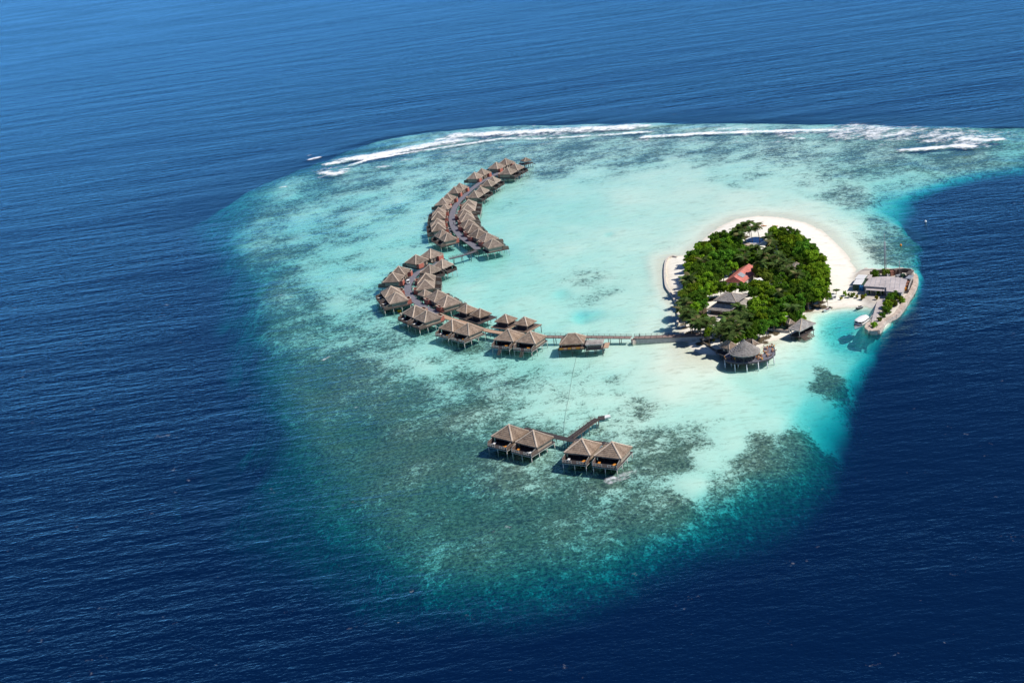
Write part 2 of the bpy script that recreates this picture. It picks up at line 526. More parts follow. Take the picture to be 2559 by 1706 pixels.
# ---- surf
def r7(pts): return [at(760 + p[0] * .3571, 280 + p[1] * .3571) for p in pts]
def r8(pts): return [at(1560 + p[0] * .4247, 280 + p[1] * .4247) for p in pts]
FOAM = [  # line, half width, strength
 (r7([(300, 335), (480, 312), (700, 268), (900, 228), (1060, 205)]), 13, 1.0),
 (r7([(330, 372), (440, 338), (700, 290), (1000, 245), (1200, 215), (1375, 188)]), 4, 1.0),
 (r7([(940, 195), (1050, 186)]), 5, 1.1),
 (r7([(1060, 166), (1300, 155), (1600, 140), (1900, 124), (2200, 114), (2290, 108)]), 12, 1.0),
 (r7([(1100, 205), (1300, 180), (1500, 165), (1800, 150)]), 14, .55),
 (r7([(1390, 188), (1700, 186), (2000, 166), (2340, 148)]), 3, .9),
 (r7([(40, 335), (98, 321)]), 3.5, 1.1), (r7([(168, 364), (244, 356)]), 5, 1.1), (r7([(150, 425), (210, 440), (250, 425)]), 7, .9), (r7([(130, 410), (240, 400)]), 14, .45),
 (r7([(255, 405), (310, 396)]), 3, 1.0), (r7([(522, 386), (570, 383)]), 3, 1.0), (r7([(100, 460), (118, 458)]), 2.5, .9), (r7([(30, 305), (50, 303)]), 2, .9),
 (r7([(1120, 282), (1140, 280)]), 1.5, .9), (r7([(1590, 97), (1615, 95)]), 1.5, .9),
 (r8([(0, 92), (70, 86), (130, 82)]), 4, 1.1), (r8([(0, 125), (80, 121), (160, 117)]), 3.5, 1.0),
 (r8([(120, 148), (300, 138), (450, 128), (700, 120), (1000, 111), (1230, 108)]), 5, 1.1),
 (r8([(430, 112), (700, 112), (1000, 125), (1240, 112)]), 14, .58),
 (r8([(1300, 110), (1500, 124), (1700, 134), (1900, 146), (2050, 160)]), 24, .74),
 (r8([(1250, 106), (1480, 104), (1640, 106)]), 3, .8),
 (r8([(1980, 160), (2100, 168), (2205, 166)]), 6, 1.1), (r8([(1920, 128), (2050, 140), (2200, 150)]), 12, .55),
 (r8([(1642, 226), (1760, 218), (1900, 207)]), 5, 1.05), (r8([(1945, 203), (1985, 200), (2025, 206)]), 6, 1.1),
 (r8([(960, 152), (1065, 156)]), 2.5, .8), (r8([(1230, 155), (1500, 162), (1800, 172)]), 2.5, .6),
 ([at(1545, 1196), at(1520, 1200), at(1555, 1186), at(1572, 1180)], 2.6, .62),
 ([at(702, 468), at(716, 466)], 2, .8), ([at(808, 898), at(820, 893), at(828, 890)], 2, .7), ([at(886, 1018), at(900, 1014)], 1.6, .6), ([at(700, 738), at(726, 742)], 3, .5),
 ([at(2080, 552), at(2090, 551)], 1.2, .7),
]
foam = np.zeros(XX.shape)
crest = np.zeros(XX.shape)
for pts, w, st in FOAM:
    d, _ = seg_dist(XX, YY, pts)
    f = st * np.exp(-(d / w) ** 2 * 1.15)
    foam = np.maximum(foam, f)
    crest = np.maximum(crest, f * min(1.0, w / 8.0))
# thin wash lying inside the breakers
wash = r7([(320, 380), (800, 290), (1300, 215), (1700, 195), (2350, 160)]) + r8([(600, 150), (1100, 160), (1600, 180)]) + r8([(1600, 220), (1000, 200), (300, 200)]) + r7([(2000, 220), (1400, 260), (900, 330), (400, 420)])
ws = sd_poly(XX, YY, wash)
foam = np.maximum(foam, 0.34 * smooth(-8, 14, ws))
# run-up along the beach
SH_D, _ = seg_dist(XX, YY, SHORE, True)
SWELL = [(r8([(1400, 100), (1640, 104), (1900, 100), (2352, 90)]), 5, 1.5), (r8([(2200, 176), (2352, 176)]), 5, 1.2), (r8([(30, 90), (150, 84), (360, 74)]), 4, 1.2),
         (r8([(1650, 312), (1750, 335), (1910, 372)]), 5, 1.3), (r8([(1240, 383), (1330, 402)]), 4, 1.0), (r8([(1970, 255), (2030, 270)]), 5, 1.2),
         (r7([(380, 275), (560, 245), (740, 215), (860, 195)]), 6, 1.4), (r7([(180, 265), (420, 210), (600, 165)]), 7, 1.2), (r7([(0, 340), (200, 300), (420, 255)]), 7, .9),
         (r8([(320, 105), (570, 90)]), 5, 1.0), (r8([(2100, 285), (2352, 300)]), 5, .8)]
swz = np.zeros(XX.shape)
for pts, w, a in SWELL:
    d, par = seg_dist(XX, YY, pts)
    swz = np.maximum(swz, .32 * a * np.exp(-(d / w) ** 2) * (0.35 + 0.65 * np.sin(np.pi * np.clip(par, 0, 1)) ** .5))
depth = np.maximum(-BZ, 0.0)
WZ = np.where(BZ > -0.4, 0.0, crest * 0.7 + swz)

t = NT('sea_water')
P = t.pos()
dep = t.attr('depth')
fo = t.attr('foam')
# light that the water itself sends back, and what it lets through, by the depth below
a3 = []
for k in (0.275, 0.060, 0.050):
    a3.append(t.math('POWER', math.e, t.math('MULTIPLY', dep, -k)))
comb = t.n('ShaderNodeCombineColor')
for i in range(3):
    t.link(t.math('MULTIPLY', a3[i], 0.955), comb.inputs[i])
deepf = t.ramp(dep, ((14.0, 1.0), (42.0, 0.0)))
tint = t.mix(deepf, c4((0, 0, 0)), comb.outputs[0])
# waves
px_ = t.n('ShaderNodeSeparateXYZ'); t.link(P, px_.inputs[0])
# the swell bends round the reef: crests run one way to the west and another to the south-east
east = t.math('MULTIPLY', t.ramp(px_.outputs[0], ((-30.0, 0.0), (90.0, 1.0))), t.ramp(px_.outputs[1], ((560.0, 1.0), (760.0, 0.0))))
h0 = t.noise(t.mapping(P, rot=(0, 0, rad(-22)), scale=(0.007, 0.030, 1)), 1.0, 1, 0.5)
h1a = t.noise(t.mapping(P, rot=(0, 0, rad(-38)), scale=(0.030, 0.13, 1)), 1.0, 1, 0.5)
h1b = t.noise(t.mapping(P, rot=(0, 0, rad(58)), scale=(0.032, 0.12, 1)), 1.0, 1, 0.5)
h2a = t.noise(t.mapping(P, rot=(0, 0, rad(-24)), scale=(0.13, 0.36, 1)), 1.0, 1, 0.55)
h2b = t.noise(t.mapping(P, rot=(0, 0, rad(50)), scale=(0.13, 0.36, 1)), 1.0, 1, 0.55)
h3 = t.noise(t.mapping(P, rot=(0, 0, rad(-8)), scale=(0.50, 0.95, 1)), 1.0, 2, 0.62)
def lerp(a_, b_, f_):
    return t.math('ADD', a_, t.math('MULTIPLY', t.math('SUBTRACT', b_, a_), f_))
h1 = lerp(h1a, h1b, east)
h2 = lerp(h2a, h2b, east)
calm = t.ramp(dep, ((0.1, 0.25), (4.5, 1.0)))
def cen(h_, k_): return t.math('MULTIPLY', t.math('SUBTRACT', h_, 0.5), k_)
far_ = t.ramp(px_.outputs[1], ((300.0, 0.35), (1100.0, 1.0)))
hh = t.math('ADD', t.math('ADD', t.math('MULTIPLY', cen(h0, 5.5), far_), cen(h1, 2.4)), t.math('ADD', cen(h2, 1.5), cen(h3, 1.0)))
gust = t.noise(t.mapping(P, rot=(0, 0, rad(-30)), scale=(0.004, 0.011, 1)), 1.0, 1, 0.5)
hh = t.math('MULTIPLY', hh, t.ramp(gust, ((0.30, 0.55), (0.70, 1.25))))
hh = t.math('MULTIPLY', hh, calm)
bp = t.n('ShaderNodeBump', inp={'Strength': 1.0, 'Distance': 0.31})
t.link(hh, bp.inputs['Height'])
nrm = bp.outputs[0]
gl = t.n('ShaderNodeBsdfGlossy', inp={'Roughness': 0.2, 'Color': (0.48, 0.93, 1, 1)})
t.link(nrm, gl.inputs['Normal'])
df = t.n('ShaderNodeBsdfDiffuse')
scat = t.math('SUBTRACT', 1.0, t.math('POWER', math.e, t.math('MULTIPLY', dep, -0.22)))
t.link(t.mix(scat, c4((0, 0, 0)), c4((0.0003, 0.0085, 0.040))), df.inputs['Color'])
t.link(nrm, df.inputs['Normal'])
tr = t.n('ShaderNodeBsdfTransparent')
t.link(tint, tr.inputs['Color'])
ad = t.n('ShaderNodeAddShader')
t.link(tr.outputs[0], ad.inputs[0]); t.link(df.outputs[0], ad.inputs[1])
fr = t.n('ShaderNodeFresnel', inp={'IOR': 1.333})
t.link(nrm, fr.inputs['Normal'])
mx = t.n('ShaderNodeMixShader')
t.link(fr.outputs[0], mx.inputs[0]); t.link(ad.outputs[0], mx.inputs[1]); t.link(gl.outputs[0], mx.inputs[2])
# foam
fn = t.noise(t.mapping(P, scale=(0.30, 0.30, 1)), 1.0, 3, 0.7)
fn2 = t.noise(t.mapping(P, scale=(0.06, 0.09, 1)), 1.0, 1, 0.6)
fs = t.math('ADD', t.math('MULTIPLY', fn, 0.6), t.math('MULTIPLY', fn2, 0.4))
fm = t.ramp(t.math('ADD', t.math('MULTIPLY', t.math('SUBTRACT', fs, 0.5), 2.6), fo), ((0.36, 0.0), (1.12, 1.0)))
# scattered whitecaps out at sea
wc = t.noise(t.mapping(P, rot=(0, 0, rad(-20)), scale=(0.24, 0.60, 1)), 1.0, 1, 0.6)
wcf = t.ramp(wc, ((0.81, 0.0), (0.88, 0.8)))
wcf = t.math('MULTIPLY', wcf, t.ramp(dep, ((2.0, 0.0), (6.0, 1.0))))
fm = t.math('MAXIMUM', fm, wcf)
fd = t.n('ShaderNodeBsdfDiffuse', inp={'Color': (0.86, 0.88, 0.89, 1)})
mx2 = t.n('ShaderNodeMixShader')
t.link(fm, mx2.inputs[0]); t.link(mx.outputs[0], mx2.inputs[1]); t.link(fd.outputs[0], mx2.inputs[2])
t.link(mx2.outputs[0], t.out.inputs['Surface'])
MATS['water'] = t.m
sheet('sea', WZ, MATS['water'], {'depth': depth, 'foam': foam})['kind'] = 'structure'

# ================================================================= MATERIALS OF THE BUILT THINGS
def thatch_mat(name, c1, c2):
    t = NT(name)
    o = t.obj()
    n1 = t.noise(t.mapping(o, scale=(1.0, 1.0, 0.35)), 3.2, 3, 0.7)
    n2 = t.noise(o, 0.55, 2, 0.5)
    oi = t.n('ShaderNodeObjectInfo').outputs['Random']
    s = t.math('ADD', t.math('MULTIPLY', n1, 0.62), t.math('MULTIPLY', n2, 0.38))
    cc = t.mix(t.ramp(s, ((0.32, 0.0), (0.68, 1.0))), c4(c1), c4(c2))
    k = t.math('ADD', 0.76, t.math('MULTIPLY', oi, 0.46))
    hsv = t.n('ShaderNodeHueSaturation')
    t.link(cc, hsv.inputs['Color']); t.link(k, hsv.inputs['Value'])
    bs = t.n('ShaderNodeBsdfDiffuse', inp={'Roughness': 0.8})
    t.link(hsv.outputs[0], bs.inputs['Color'])
    bp = t.n('ShaderNodeBump', inp={'Strength': 0.9, 'Distance': 0.12})
    t.link(n1, bp.inputs['Height']); t.link(bp.outputs[0], bs.inputs['Normal'])
    t.link(bs.outputs[0], t.out.inputs['Surface'])
    MATS[name] = t.m
    return t.m

TH_BROWN = thatch_mat('thatch_brown', (0.19, 0.132, 0.096), (0.43, 0.325, 0.24))
TH_GREY = thatch_mat('thatch_grey', (0.20, 0.152, 0.12), (0.42, 0.335, 0.265))
TH_CONE = thatch_mat('thatch_cone', (0.20, 0.175, 0.155), (0.42, 0.375, 0.335))
TH_OLD = thatch_mat('thatch_weathered', (0.29, 0.26, 0.235), (0.55, 0.50, 0.45))
RIDGE = thatch_mat('thatch_ridge', (0.50, 0.395, 0.30), (0.68, 0.56, 0.44))
M_DARKWOOD = simple_mat('dark_timber', (0.054, 0.046, 0.046), 0.75, 0.35, 1.2, stretch=(1, 6, 1))
M_WOOD = simple_mat('brown_timber', (0.14, 0.098, 0.078), 0.75, 0.3, 1.2, stretch=(1, 6, 1))
M_TAN = simple_mat('tan_planks', (0.46, 0.31, 0.21), 0.65, 0.25, 1.0, stretch=(1, 6, 1))
M_WALK = simple_mat('walkway_boards', (0.185, 0.18, 0.21), 0.75, 0.22, 0.8)
M_WALKK = simple_mat('jetty_boards', (0.30, 0.215, 0.19), 0.75, 0.25, 0.9)
M_WEAVE = simple_mat('woven_wall', (0.34, 0.265, 0.20), 0.85, 0.22, 2.0, bump=0.02)
M_WALLC = simple_mat('cream_wall', (0.62, 0.53, 0.42), 0.85, 0.12, 1.0)
M_RED = simple_mat('terracotta_wall', (0.44, 0.14, 0.10), 0.8, 0.18, 1.0)
M_GLASS = simple_mat('dark_glass', (0.012, 0.013, 0.018), 0.12, 0.2, 1.0, spec=0.5)
M_STILT = simple_mat('pale_piles', (0.46, 0.43, 0.38), 0.8, 0.25, 1.5)
M_STILTD = simple_mat('dark_piles', (0.11, 0.09, 0.08), 0.8, 0.25, 1.5)
M_CONC = simple_mat('concrete', (0.42, 0.38, 0.34), 0.9, 0.2, 0.7, bump=0.03)
M_PINK = simple_mat('sea_wall_concrete', (0.47, 0.36, 0.29), 0.9, 0.3, 0.5, bump=0.06, col2=(0.56, 0.46, 0.38))
M_WHITE = simple_mat('white_paint', (0.80, 0.79, 0.76), 0.5, 0.06, 1.0)
M_ORANGE = simple_mat('orange_cushion', (0.62, 0.24, 0.035), 0.85, 0.2, 2.0)
M_PEACH = simple_mat('peach_cloth', (0.62, 0.30, 0.17), 0.85, 0.2, 2.0)
M_ROOFRED = simple_mat('red_roofing', (0.58, 0.19, 0.15), 0.6, 0.2, 0.6)
M_ROOFPALE = simple_mat('pale_sheet_roof', (0.50, 0.44, 0.42), 0.6, 0.20, 0.22)
M_METAL = simple_mat('grey_metal', (0.30, 0.31, 0.33), 0.45, 0.15, 1.0, spec=0.5)
M_BLACK = simple_mat('black_rubber', (0.015, 0.015, 0.016), 0.6, 0.2, 2.0)
M_BLUE = simple_mat('blue_plastic', (0.02, 0.16, 0.38), 0.45, 0.15, 1.0)
M_GREEN = simple_mat('green_paint', (0.03, 0.075, 0.045), 0.7, 0.2, 1.0)
M_SKIN = simple_mat('skin', (0.35, 0.20, 0.13), 0.6, 0.1, 3.0)
M_CLOTHD = simple_mat('dark_clothes', (0.03, 0.05, 0.05), 0.9, 0.2, 3.0)
M_RUST = simple_mat('rusty_metal', (0.26, 0.12, 0.08), 0.8, 0.4, 1.5)

# ================================================================= THATCHED ROOFS
def roof_faces(w, d, ze, za, ridge=0.0, axis='x'):
    """hip roof (pyramid when ridge is 0): faces a,b at the eave, c above b, e above a"""
    A = [(-w / 2, -d / 2, ze), (w / 2, -d / 2, ze), (w / 2, d / 2, ze), (-w / 2, d / 2, ze)]
    if axis == 'x':
        L, R_ = (-ridge / 2, 0, za), (ridge / 2, 0, za)
        return [(A[0], A[1], R_, L), (A[1], A[2], R_, R_), (A[2], A[3], L, R_), (A[3], A[0], L, L)]
    F, B = (0, -ridge / 2, za), (0, ridge / 2, za)
    return [(A[0], A[1], F, F), (A[1], A[2], B, F), (A[2], A[3], B, B), (A[3], A[0], F, B)]

def thatch_mesh(name, faces, mat, courses=7, seg=9, drop=0.42, lift=0.10, seed=0, jit=0.05, inner=True):
    rg = random.Random(seed)
    mb = MB()
    for a, b, c, e in faces:
        a, b, c, e = map(Vector, (a, b, c, e))
        prev = None
        for i in range(courses):
            t0, t1 = i / courses, (i + 1) / courses
            sag0 = -0.12 * math.sin(math.pi * t0)
            sag1 = -0.12 * math.sin(math.pi * t1)
            l0, r0 = a.lerp(e, t0), b.lerp(c, t0)
            l1, r1 = a.lerp(e, t1), b.lerp(c, t1)
            lo, hi = [], []
            for k in range(seg + 1):
                u = k / seg
                j = 0 if k in (0, seg) else rg.uniform(-jit, jit)
                j2 = 0 if k in (0, seg) else rg.uniform(-jit, jit)
                p = l0.lerp(r0, u); q = l1.lerp(r1, u)
                lo.append((p.x, p.y, p.z + sag0 + lift + j)); hi.append((q.x, q.y, q.z + sag1 + j2))
            mb.grid([lo, hi], False)
            if prev:
                mb.grid([prev, lo], False)
            else:
                fr, fi = [], []
                cx = sum(Vector(f[0]).x for f in faces) / len(faces)
                for k in range(seg + 1):
                    j = rg.uniform(-0.10, 0.06)
                    fr.append((lo[k][0], lo[k][1], lo[k][2] - drop + j))
                    fi.append((lo[k][0] * .86, lo[k][1] * .86, lo[k][2] - drop + 0.15))
                mb.grid([fr, lo], False)
                if inner:
                    mb.grid([fi, fr], False)
            prev = hi
    return mb.mesh(name, mat)

def ridge_mesh(a, b, name='ridge_cap', r=0.20):
    mb = MB()
    a, b = Vector(a), Vector(b)
    d = (b - a).normalized()
    s = d.cross(Vector((0, 0, 1)))
    s = s.normalized() if s.length > 1e-4 else Vector((1, 0, 0))
    up = s.cross(d).normalized()
    rows = []
    n = 6
    for i in range(n + 1):
        p = a.lerp(b, i / n) + Vector((0, 0, 0.10 - 0.12 * math.sin(math.pi * i / n) * .8))
        wv = r * (1.45 + .15 * (i % 2))
        rows.append([p - s * wv - up * r * .35, p - s * wv * .55 + up * r * .55, p + up * r * .8, p + s * wv * .55 + up * r * .55, p + s * wv - up * r * .35])
    mb.grid(rows, True)
    return mb.mesh(name, RIDGE)

# ================================================================= OVERWATER VILLAS
DECK = 2.2
class VillaKit:
    pass

def villa_kit(th, seed, near):
    k = VillaKit()
    w, d = (9.6, 9.0)
    k.faces = roof_faces(w, d, 4.45, 7.9)
    k.roof = thatch_mesh('roof', k.faces, th, 8, 12, seed=seed)
    k.ridges = []
    for s1 in (-1, 1):
        for s2 in (-1, 1):
            k.ridges.append(ridge_mesh((s1 * (w / 2 - .1), s2 * (d / 2 - .1), 4.45), (0, 0, 7.95)))
    k.cap = MB().bar((0, 0, 7.75), (0, 0, 8.25), 0.42, 7, 0.16).mesh('apex_cap', RIDGE)
    k.deck = MB().box((0, 1.0, DECK - .12), (8.8, 12.6, .24)).mesh('deck', M_DARKWOOD)
    mb = MB()
    for y in (-5.1, -2, 1, 4, 7.1):
        mb.box((0, y, DECK - .36), (8.6, .22, .24))
    for x in (-4.3, 4.3):
        mb.box((x, 1, DECK - .30), (.16, 12.4, .34))
    k.beam = mb.mesh('deck_frame', M_STILT if near else M_WOOD)
    side = MB()
    side.box((0, 0, 3.35), (.12, 7.4, 2.3))
    k.side = side.mesh('side_wall', M_WEAVE)
    k.back = MB().box((0, 0, 3.35), (8.0, .12, 2.3)).mesh('rear_wall', M_WEAVE)
    g = MB().box((0, 0, 3.25), (7.7, .08, 2.0))
    k.glass = g.mesh('glass_front', M_GLASS)
    m2 = MB()
    for x in (-3.85, -1.95, 0, 1.95, 3.85):
        m2.box((x, .06, 3.25), (.12, .14, 2.05))
    k.mull = m2.mesh('door_frame', M_DARKWOOD)
    sc = MB()
    # privacy screen stepping down towards the water, with a pale cap rail
    v = [(-.05, 0, DECK), (.05, 0, DECK), (.05, 3.4, DECK), (-.05, 3.4, DECK), (-.05, 0, DECK + 2.0), (.05, 0, DECK + 2.0), (.05, 3.4, DECK + 1.25), (-.05, 3.4, DECK + 1.25)]
    sc.add(v, [(3, 2, 1, 0), (4, 5, 6, 7), (0, 1, 5, 4), (1, 2, 6, 5), (2, 3, 7, 6), (3, 0, 4, 7)])
    k.screen = sc.mesh('privacy_screen', M_WOOD)
    k.scap = MB().bar((0, 0, DECK + 2.06), (0, 3.45, DECK + 1.31), .07, 4).mesh('cap_rail', M_STILT)
    k.post = MB().bar((0, 0, -4.0), (0, 0, DECK - .2), .15, 6, .14).mesh('stilt', M_STILT)
    r = MB()
    x0, x1 = -1.6, 1.6
    for z in (.35, .95):
        r.box((0, 7.15, DECK + z), (3.3, .08, .13))
    for i in range(4):
        x = x0 + (x1 - x0) * i / 3
        r.box((x, 7.15, DECK + .5), (.12, .12, 1.0))
    k.rail = r.mesh('railing', M_STILT if near else M_WOOD)
    st = MB()
    for i in range(7):
        st.box((0, 7.4 + .3 * i, DECK - .25 - .3 * i), (1.3, .34, .07))
    st.bar((-.68, 7.25, DECK - .1), (-.68, 9.3, DECK - 2.2), .06, 4).bar((.68, 7.25, DECK - .1), (.68, 9.3, DECK - 2.2), .06, 4)
    k.stair = st.mesh('steps', M_WOOD)
    b = MB()
    # bathroom: a walled court with rounded corner, open to the sky
    n = 8
    pts = [(-1.9, 0), (1.9, 0), (1.9, -.9)] + [(1.9 - 1.0 + 1.0 * math.cos(a), -.9 - 1.0 * math.sin(a)) for a in [math.pi / 2 * i / 4 for i in range(1, 5)]] + [(-1.9, -1.9)]
    for i in range(1, len(pts)):
        p, q = Vector((*pts[i - 1], 0)), Vector((*pts[i], 0)) if i < len(pts) else None
        c_ = (p + q) / 2
        L = (q - p).length
        b.box((c_.x, c_.y, DECK + 1.15), (L + .14, .16, 2.5), math.atan2(q.y - p.y, q.x - p.x))
    b.box((-1.9, -.95, DECK + 1.15), (.16, 1.9, 2.5))
    k.bath = b.mesh('bathroom_wall', M_RED)
    b2 = MB()
    for i in range(1, len(pts)):
        p, q = Vector((*pts[i - 1], 0)), Vector((*pts[i], 0))
        c_ = (p + q) / 2
        b2.box((c_.x, c_.y, DECK + 2.46), ((q - p).length + .2, .24, .12), math.atan2(q.y - p.y, q.x - p.x))
    b2.box((-1.9, -.95, DECK + 2.46), (.24, 1.9, .12))
    k.coping = b2.mesh('coping', M_WALLC)
    k.door = MB().box((0, 0, DECK + 1.0), (1.0, .1, 2.0)).mesh('door', M_DARKWOOD)
    k.bfloor = MB().box((0, 0, DECK - .11), (4.0, 1.2, .2)).mesh('bathroom_floor', M_DARKWOOD)
    return k

KITS = {('grey', 0): villa_kit(TH_GREY, 1, False), ('grey', 1): villa_kit(TH_GREY, 2, False), ('brown', 0): villa_kit(TH_BROWN, 3, True), ('brown', 1): villa_kit(TH_BROWN, 4, True)}
ORD = ['first', 'second', 'third', 'fourth', 'fifth', 'sixth', 'seventh', 'eighth', 'ninth', 'tenth', 'eleventh', 'twelfth', 'thirteenth', 'fourteenth', 'fifteenth',
       'sixteenth', 'seventeenth', 'eighteenth', 'nineteenth', 'twentieth']
_vc = [0]

def villa(c, rz, kind='grey', scale=1.0, bath=True, steps=False, flip=False, bridge=0.0):
    """one villa: +y of its own frame looks out to sea, the walkway lies behind it"""
    k = KITS[(kind, _vc[0] % 2)]
    _vc[0] += 1
    o = empty('overwater_villa', (c[0], c[1], 0), rz)
    sx = -1 if flip else 1
    o.scale = (scale, scale, 1.0)
    rf = link('roof', k.roof, o)
    for m in k.ridges:
        link('ridge_cap', m, rf)
    link('apex_cap', k.cap, rf)
    link('deck', k.deck, o)
    link('deck_frame', k.beam, o)
    for s in (-1, 1):
        link('side_wall', k.side, o, (s * 4.0, -.2, 0))
        sc = link('privacy_screen', k.screen, o, (s * 4.25, 3.6, 0))
        link('cap_rail', k.scap, sc)
    bw = link('rear_wall', k.back, o, (0, -3.9, 0))
    link('door', k.door, bw, (-sx * 2.2, -.08, 0))
    gf = link('glass_front', k.glass, o, (0, 3.0, 0))
    link('door_frame', k.mull, gf)
    for x in (-4.1, 0, 4.1):
        for y in (-5.0, -1.0, 3.0, 7.0):
            link('stilt', k.post, o, (x, y, 0))
    for x in (-2.6, 2.6):
        link('railing', k.rail, o, (x, 0, 0))
    if steps:
        link('steps', k.stair, o)
    if bath:
        b = link('bathroom_wall', k.bath, o, (sx * 1.9, -3.98, 0))
        link('coping', k.coping, b)
        link('bathroom_floor', k.bfloor, o, (sx * 1.9, -5.9, 0))
    if bridge > 0.3:
        mb = MB().box((-sx * 2.6, -5.3 - bridge / 2, DECK - .1), (1.5, bridge, .18))
        mb.build('footbridge', M_WALK, o)
    return o

# ----- walkways (centre lines read off the photograph at deck height)
def q1(pts, z=DECK): return [at(1040 + p[0] / 5.406, 370 + p[1] / 5.407, z) for p in pts]
def q2(pts, z=DECK): return [at(900 + p[0] / 4.9, 580 + p[1] / 4.9, z) for p in pts]
def q5(pts, z=DECK): return [at(1200 + p[0] / 5.6, 1020 + p[1] / 5.6, z) for p in pts]
def q6(pts, z=DECK): return [at(1340 + p[0] / 3.7935, 780 + p[1] / 3.7935, z) for p in pts]
def z3(p, z=0.0): return at(1760 + p[0] / 11.76, 830 + p[1] / 11.76, z)
def z4(p, z=0.0): return at(1660 + p[0] / 8.4, 700 + p[1] / 8.4, z)
def z5(p, z=0.0): return at(1780 + p[0] / 7.35, 540 + p[1] / 7.35, z)
def z7(p, z=0.0): return at(2100 + p[0] / 11.76, 660 + p[1] / 11.76, z)
def z8(p, z=0.0): return at(1920 + p[0] / 7.35, 740 + p[1] / 7.35, z)
def g3(p, z=0.0): return at(1640 + p[0] / 4.6125, 520 + p[1] / 4.6125, z)
def g4(p, z=0.0): return at(2040 + p[0] / 6.03, 600 + p[1] / 6.03, z)

def spline(pts, step):
    """evenly spaced points on a smooth curve through pts"""
    P = [Vector((p.x, p.y, 0)) for p in pts]
    P = [P[0] * 2 - P[1]] + P + [P[-1] * 2 - P[-2]]
    out = []
    for i in range(1, len(P) - 2):
        p0, p1, p2, p3 = P[i - 1:i + 3]
        n = max(4, int((p2 - p1).length / 0.5))
        for j in range(n):
            t = j / n
            out.append(0.5 * ((2 * p1) + (p2 - p0) * t + (2 * p0 - 5 * p1 + 4 * p2 - p3) * t * t + (3 * p1 - p0 - 3 * p2 + p3) * t ** 3))
    out.append(P[-2])
    res = [out[0]]
    acc = 0
    for a, b in zip(out, out[1:]):
        L = (b - a).length
        while acc + L >= step:
            u = (step - acc) / L
            a = a.lerp(b, u)
            L = (b - a).length
            res.append(a.copy())
            acc = 0
        acc += L
    return res

def walkway(name, pts, width, mat, label, cat='jetty', z=DECK, step=2.4, pile=True, rail=False, skirt=0.0, kerb=M_DARKWOOD, group=None, pilemat=None, every=2):
    line = spline(pts, step)
    o = empty(name, (line[0].x, line[0].y, 0))
    org = line[0]
    for i in range(len(line) - 1):
        a, b = line[i], line[i + 1]
        c = (a + b) / 2 - org
        rz = math.atan2(b.y - a.y, b.x - a.x)
        L = (b - a).length
        pn = MB().box((0, 0, 0), (L - .05, width, .16)).mesh('deck_panel', mat)
        link('deck_panel', pn, o, (c.x, c.y, z - .08 + (0.006 if i % 2 else 0)), rz)
        kb = MB().box((0, 0, .02), (L + .06, .14, .26)).mesh('edge_beam', kerb)
        for s in (-1, 1):
            off = Vector((-math.sin(rz), math.cos(rz), 0)) * s * (width / 2 + .075)
            link('edge_beam', kb, o, (c.x + off.x, c.y + off.y, z - .1), rz)
        d = (b - a).normalized()
        nrm = Vector((-d.y, d.x, 0))
        if pile and i % every == 0:
            for s in (-1, 1):
                p = a - org + nrm * s * (width / 2 - .1)
                link('pile', PILE[pilemat or 'dark'], o, (p.x, p.y, 0))
        if rail:
            for s in (-1, 1):
                p = a - org + nrm * s * (width / 2 + .02)
                link('rail_post', RPOST, o, (p.x, p.y, z))
                q = b - org + nrm * s * (width / 2 + .02)
                for h in (.5, 1.0):
                    MB().bar((p.x, p.y, z + h), (q.x, q.y, z + h), .05, 4, caps=False).build('handrail', M_WOOD, o)
        if skirt:
            sk = MB()
            sk.box((0, 0, 0), (L + .04, width - .3, skirt))
            link('footing', sk.mesh('footing', M_CONC), o, (c.x, c.y, z - .2 - skirt / 2), rz)
    tag(o, label, cat, group)
    return o, line

PILE = {'dark': MB().bar((0, 0, -4), (0, 0, DECK - .15), .14, 6).mesh('pile', M_STILTD), 'pale': MB().bar((0, 0, -4), (0, 0, DECK - .15), .15, 6).mesh('pile', M_STILT)}
RPOST = MB().box((0, 0, .5), (.12, .12, 1.05)).mesh('rail_post', M_WOOD)

W_UP, L_UP = walkway('curved_walkway', q1([(1440, 205), (1330, 250), (1200, 300), (1090, 345), (990, 400), (900, 445), (820, 500), (740, 562), (665, 630), (605, 690), (550, 755), (508, 830), (485, 925), (490, 1015), (535, 1110), (605, 1192), (700, 1262), (790, 1328), (836, 1370)]),
                     3.6, M_WALK, 'grey curved walkway on piles between the two rows of the upper villa arc', 'walkway')
W_BR, L_BR = walkway('footbridge', q2([(1425, 228), (1300, 272), (1180, 304), (1040, 338)]), 2.0, M_WALK, 'narrow grey footbridge on piles joining upper and lower villa arcs', 'bridge', rail=True)
W_LO, L_LO = walkway('curved_walkway', q2([(1040, 338), (900, 410), (770, 465), (695, 500), (640, 560), (597, 630), (582, 700), (612, 782), (690, 852), (800, 930), (955, 1000)]), 3.6, M_WALK,
                     'grey curved walkway on piles through the lower villa arc, buggy parked on it', 'walkway')
W_TAN, L_TAN = walkway('boardwalk', q2([(955, 1000), (1100, 1058), (1290, 1112), (1500, 1188), (1700, 1228), (1950, 1262), (2245, 1282)]), 2.8, M_TAN,
                       'tan plank boardwalk on piles between spa pavilions and the front villas', 'boardwalk', kerb=M_WOOD)
W_J1, L_J1 = walkway('timber_jetty', q6([(72, 230), (300, 234), (470, 233), (700, 236), (925, 238)]), 2.6, M_WALKK, 'brown timber jetty on piles passing behind the hipped water pavilion', 'jetty', rail=True, kerb=M_WOOD)
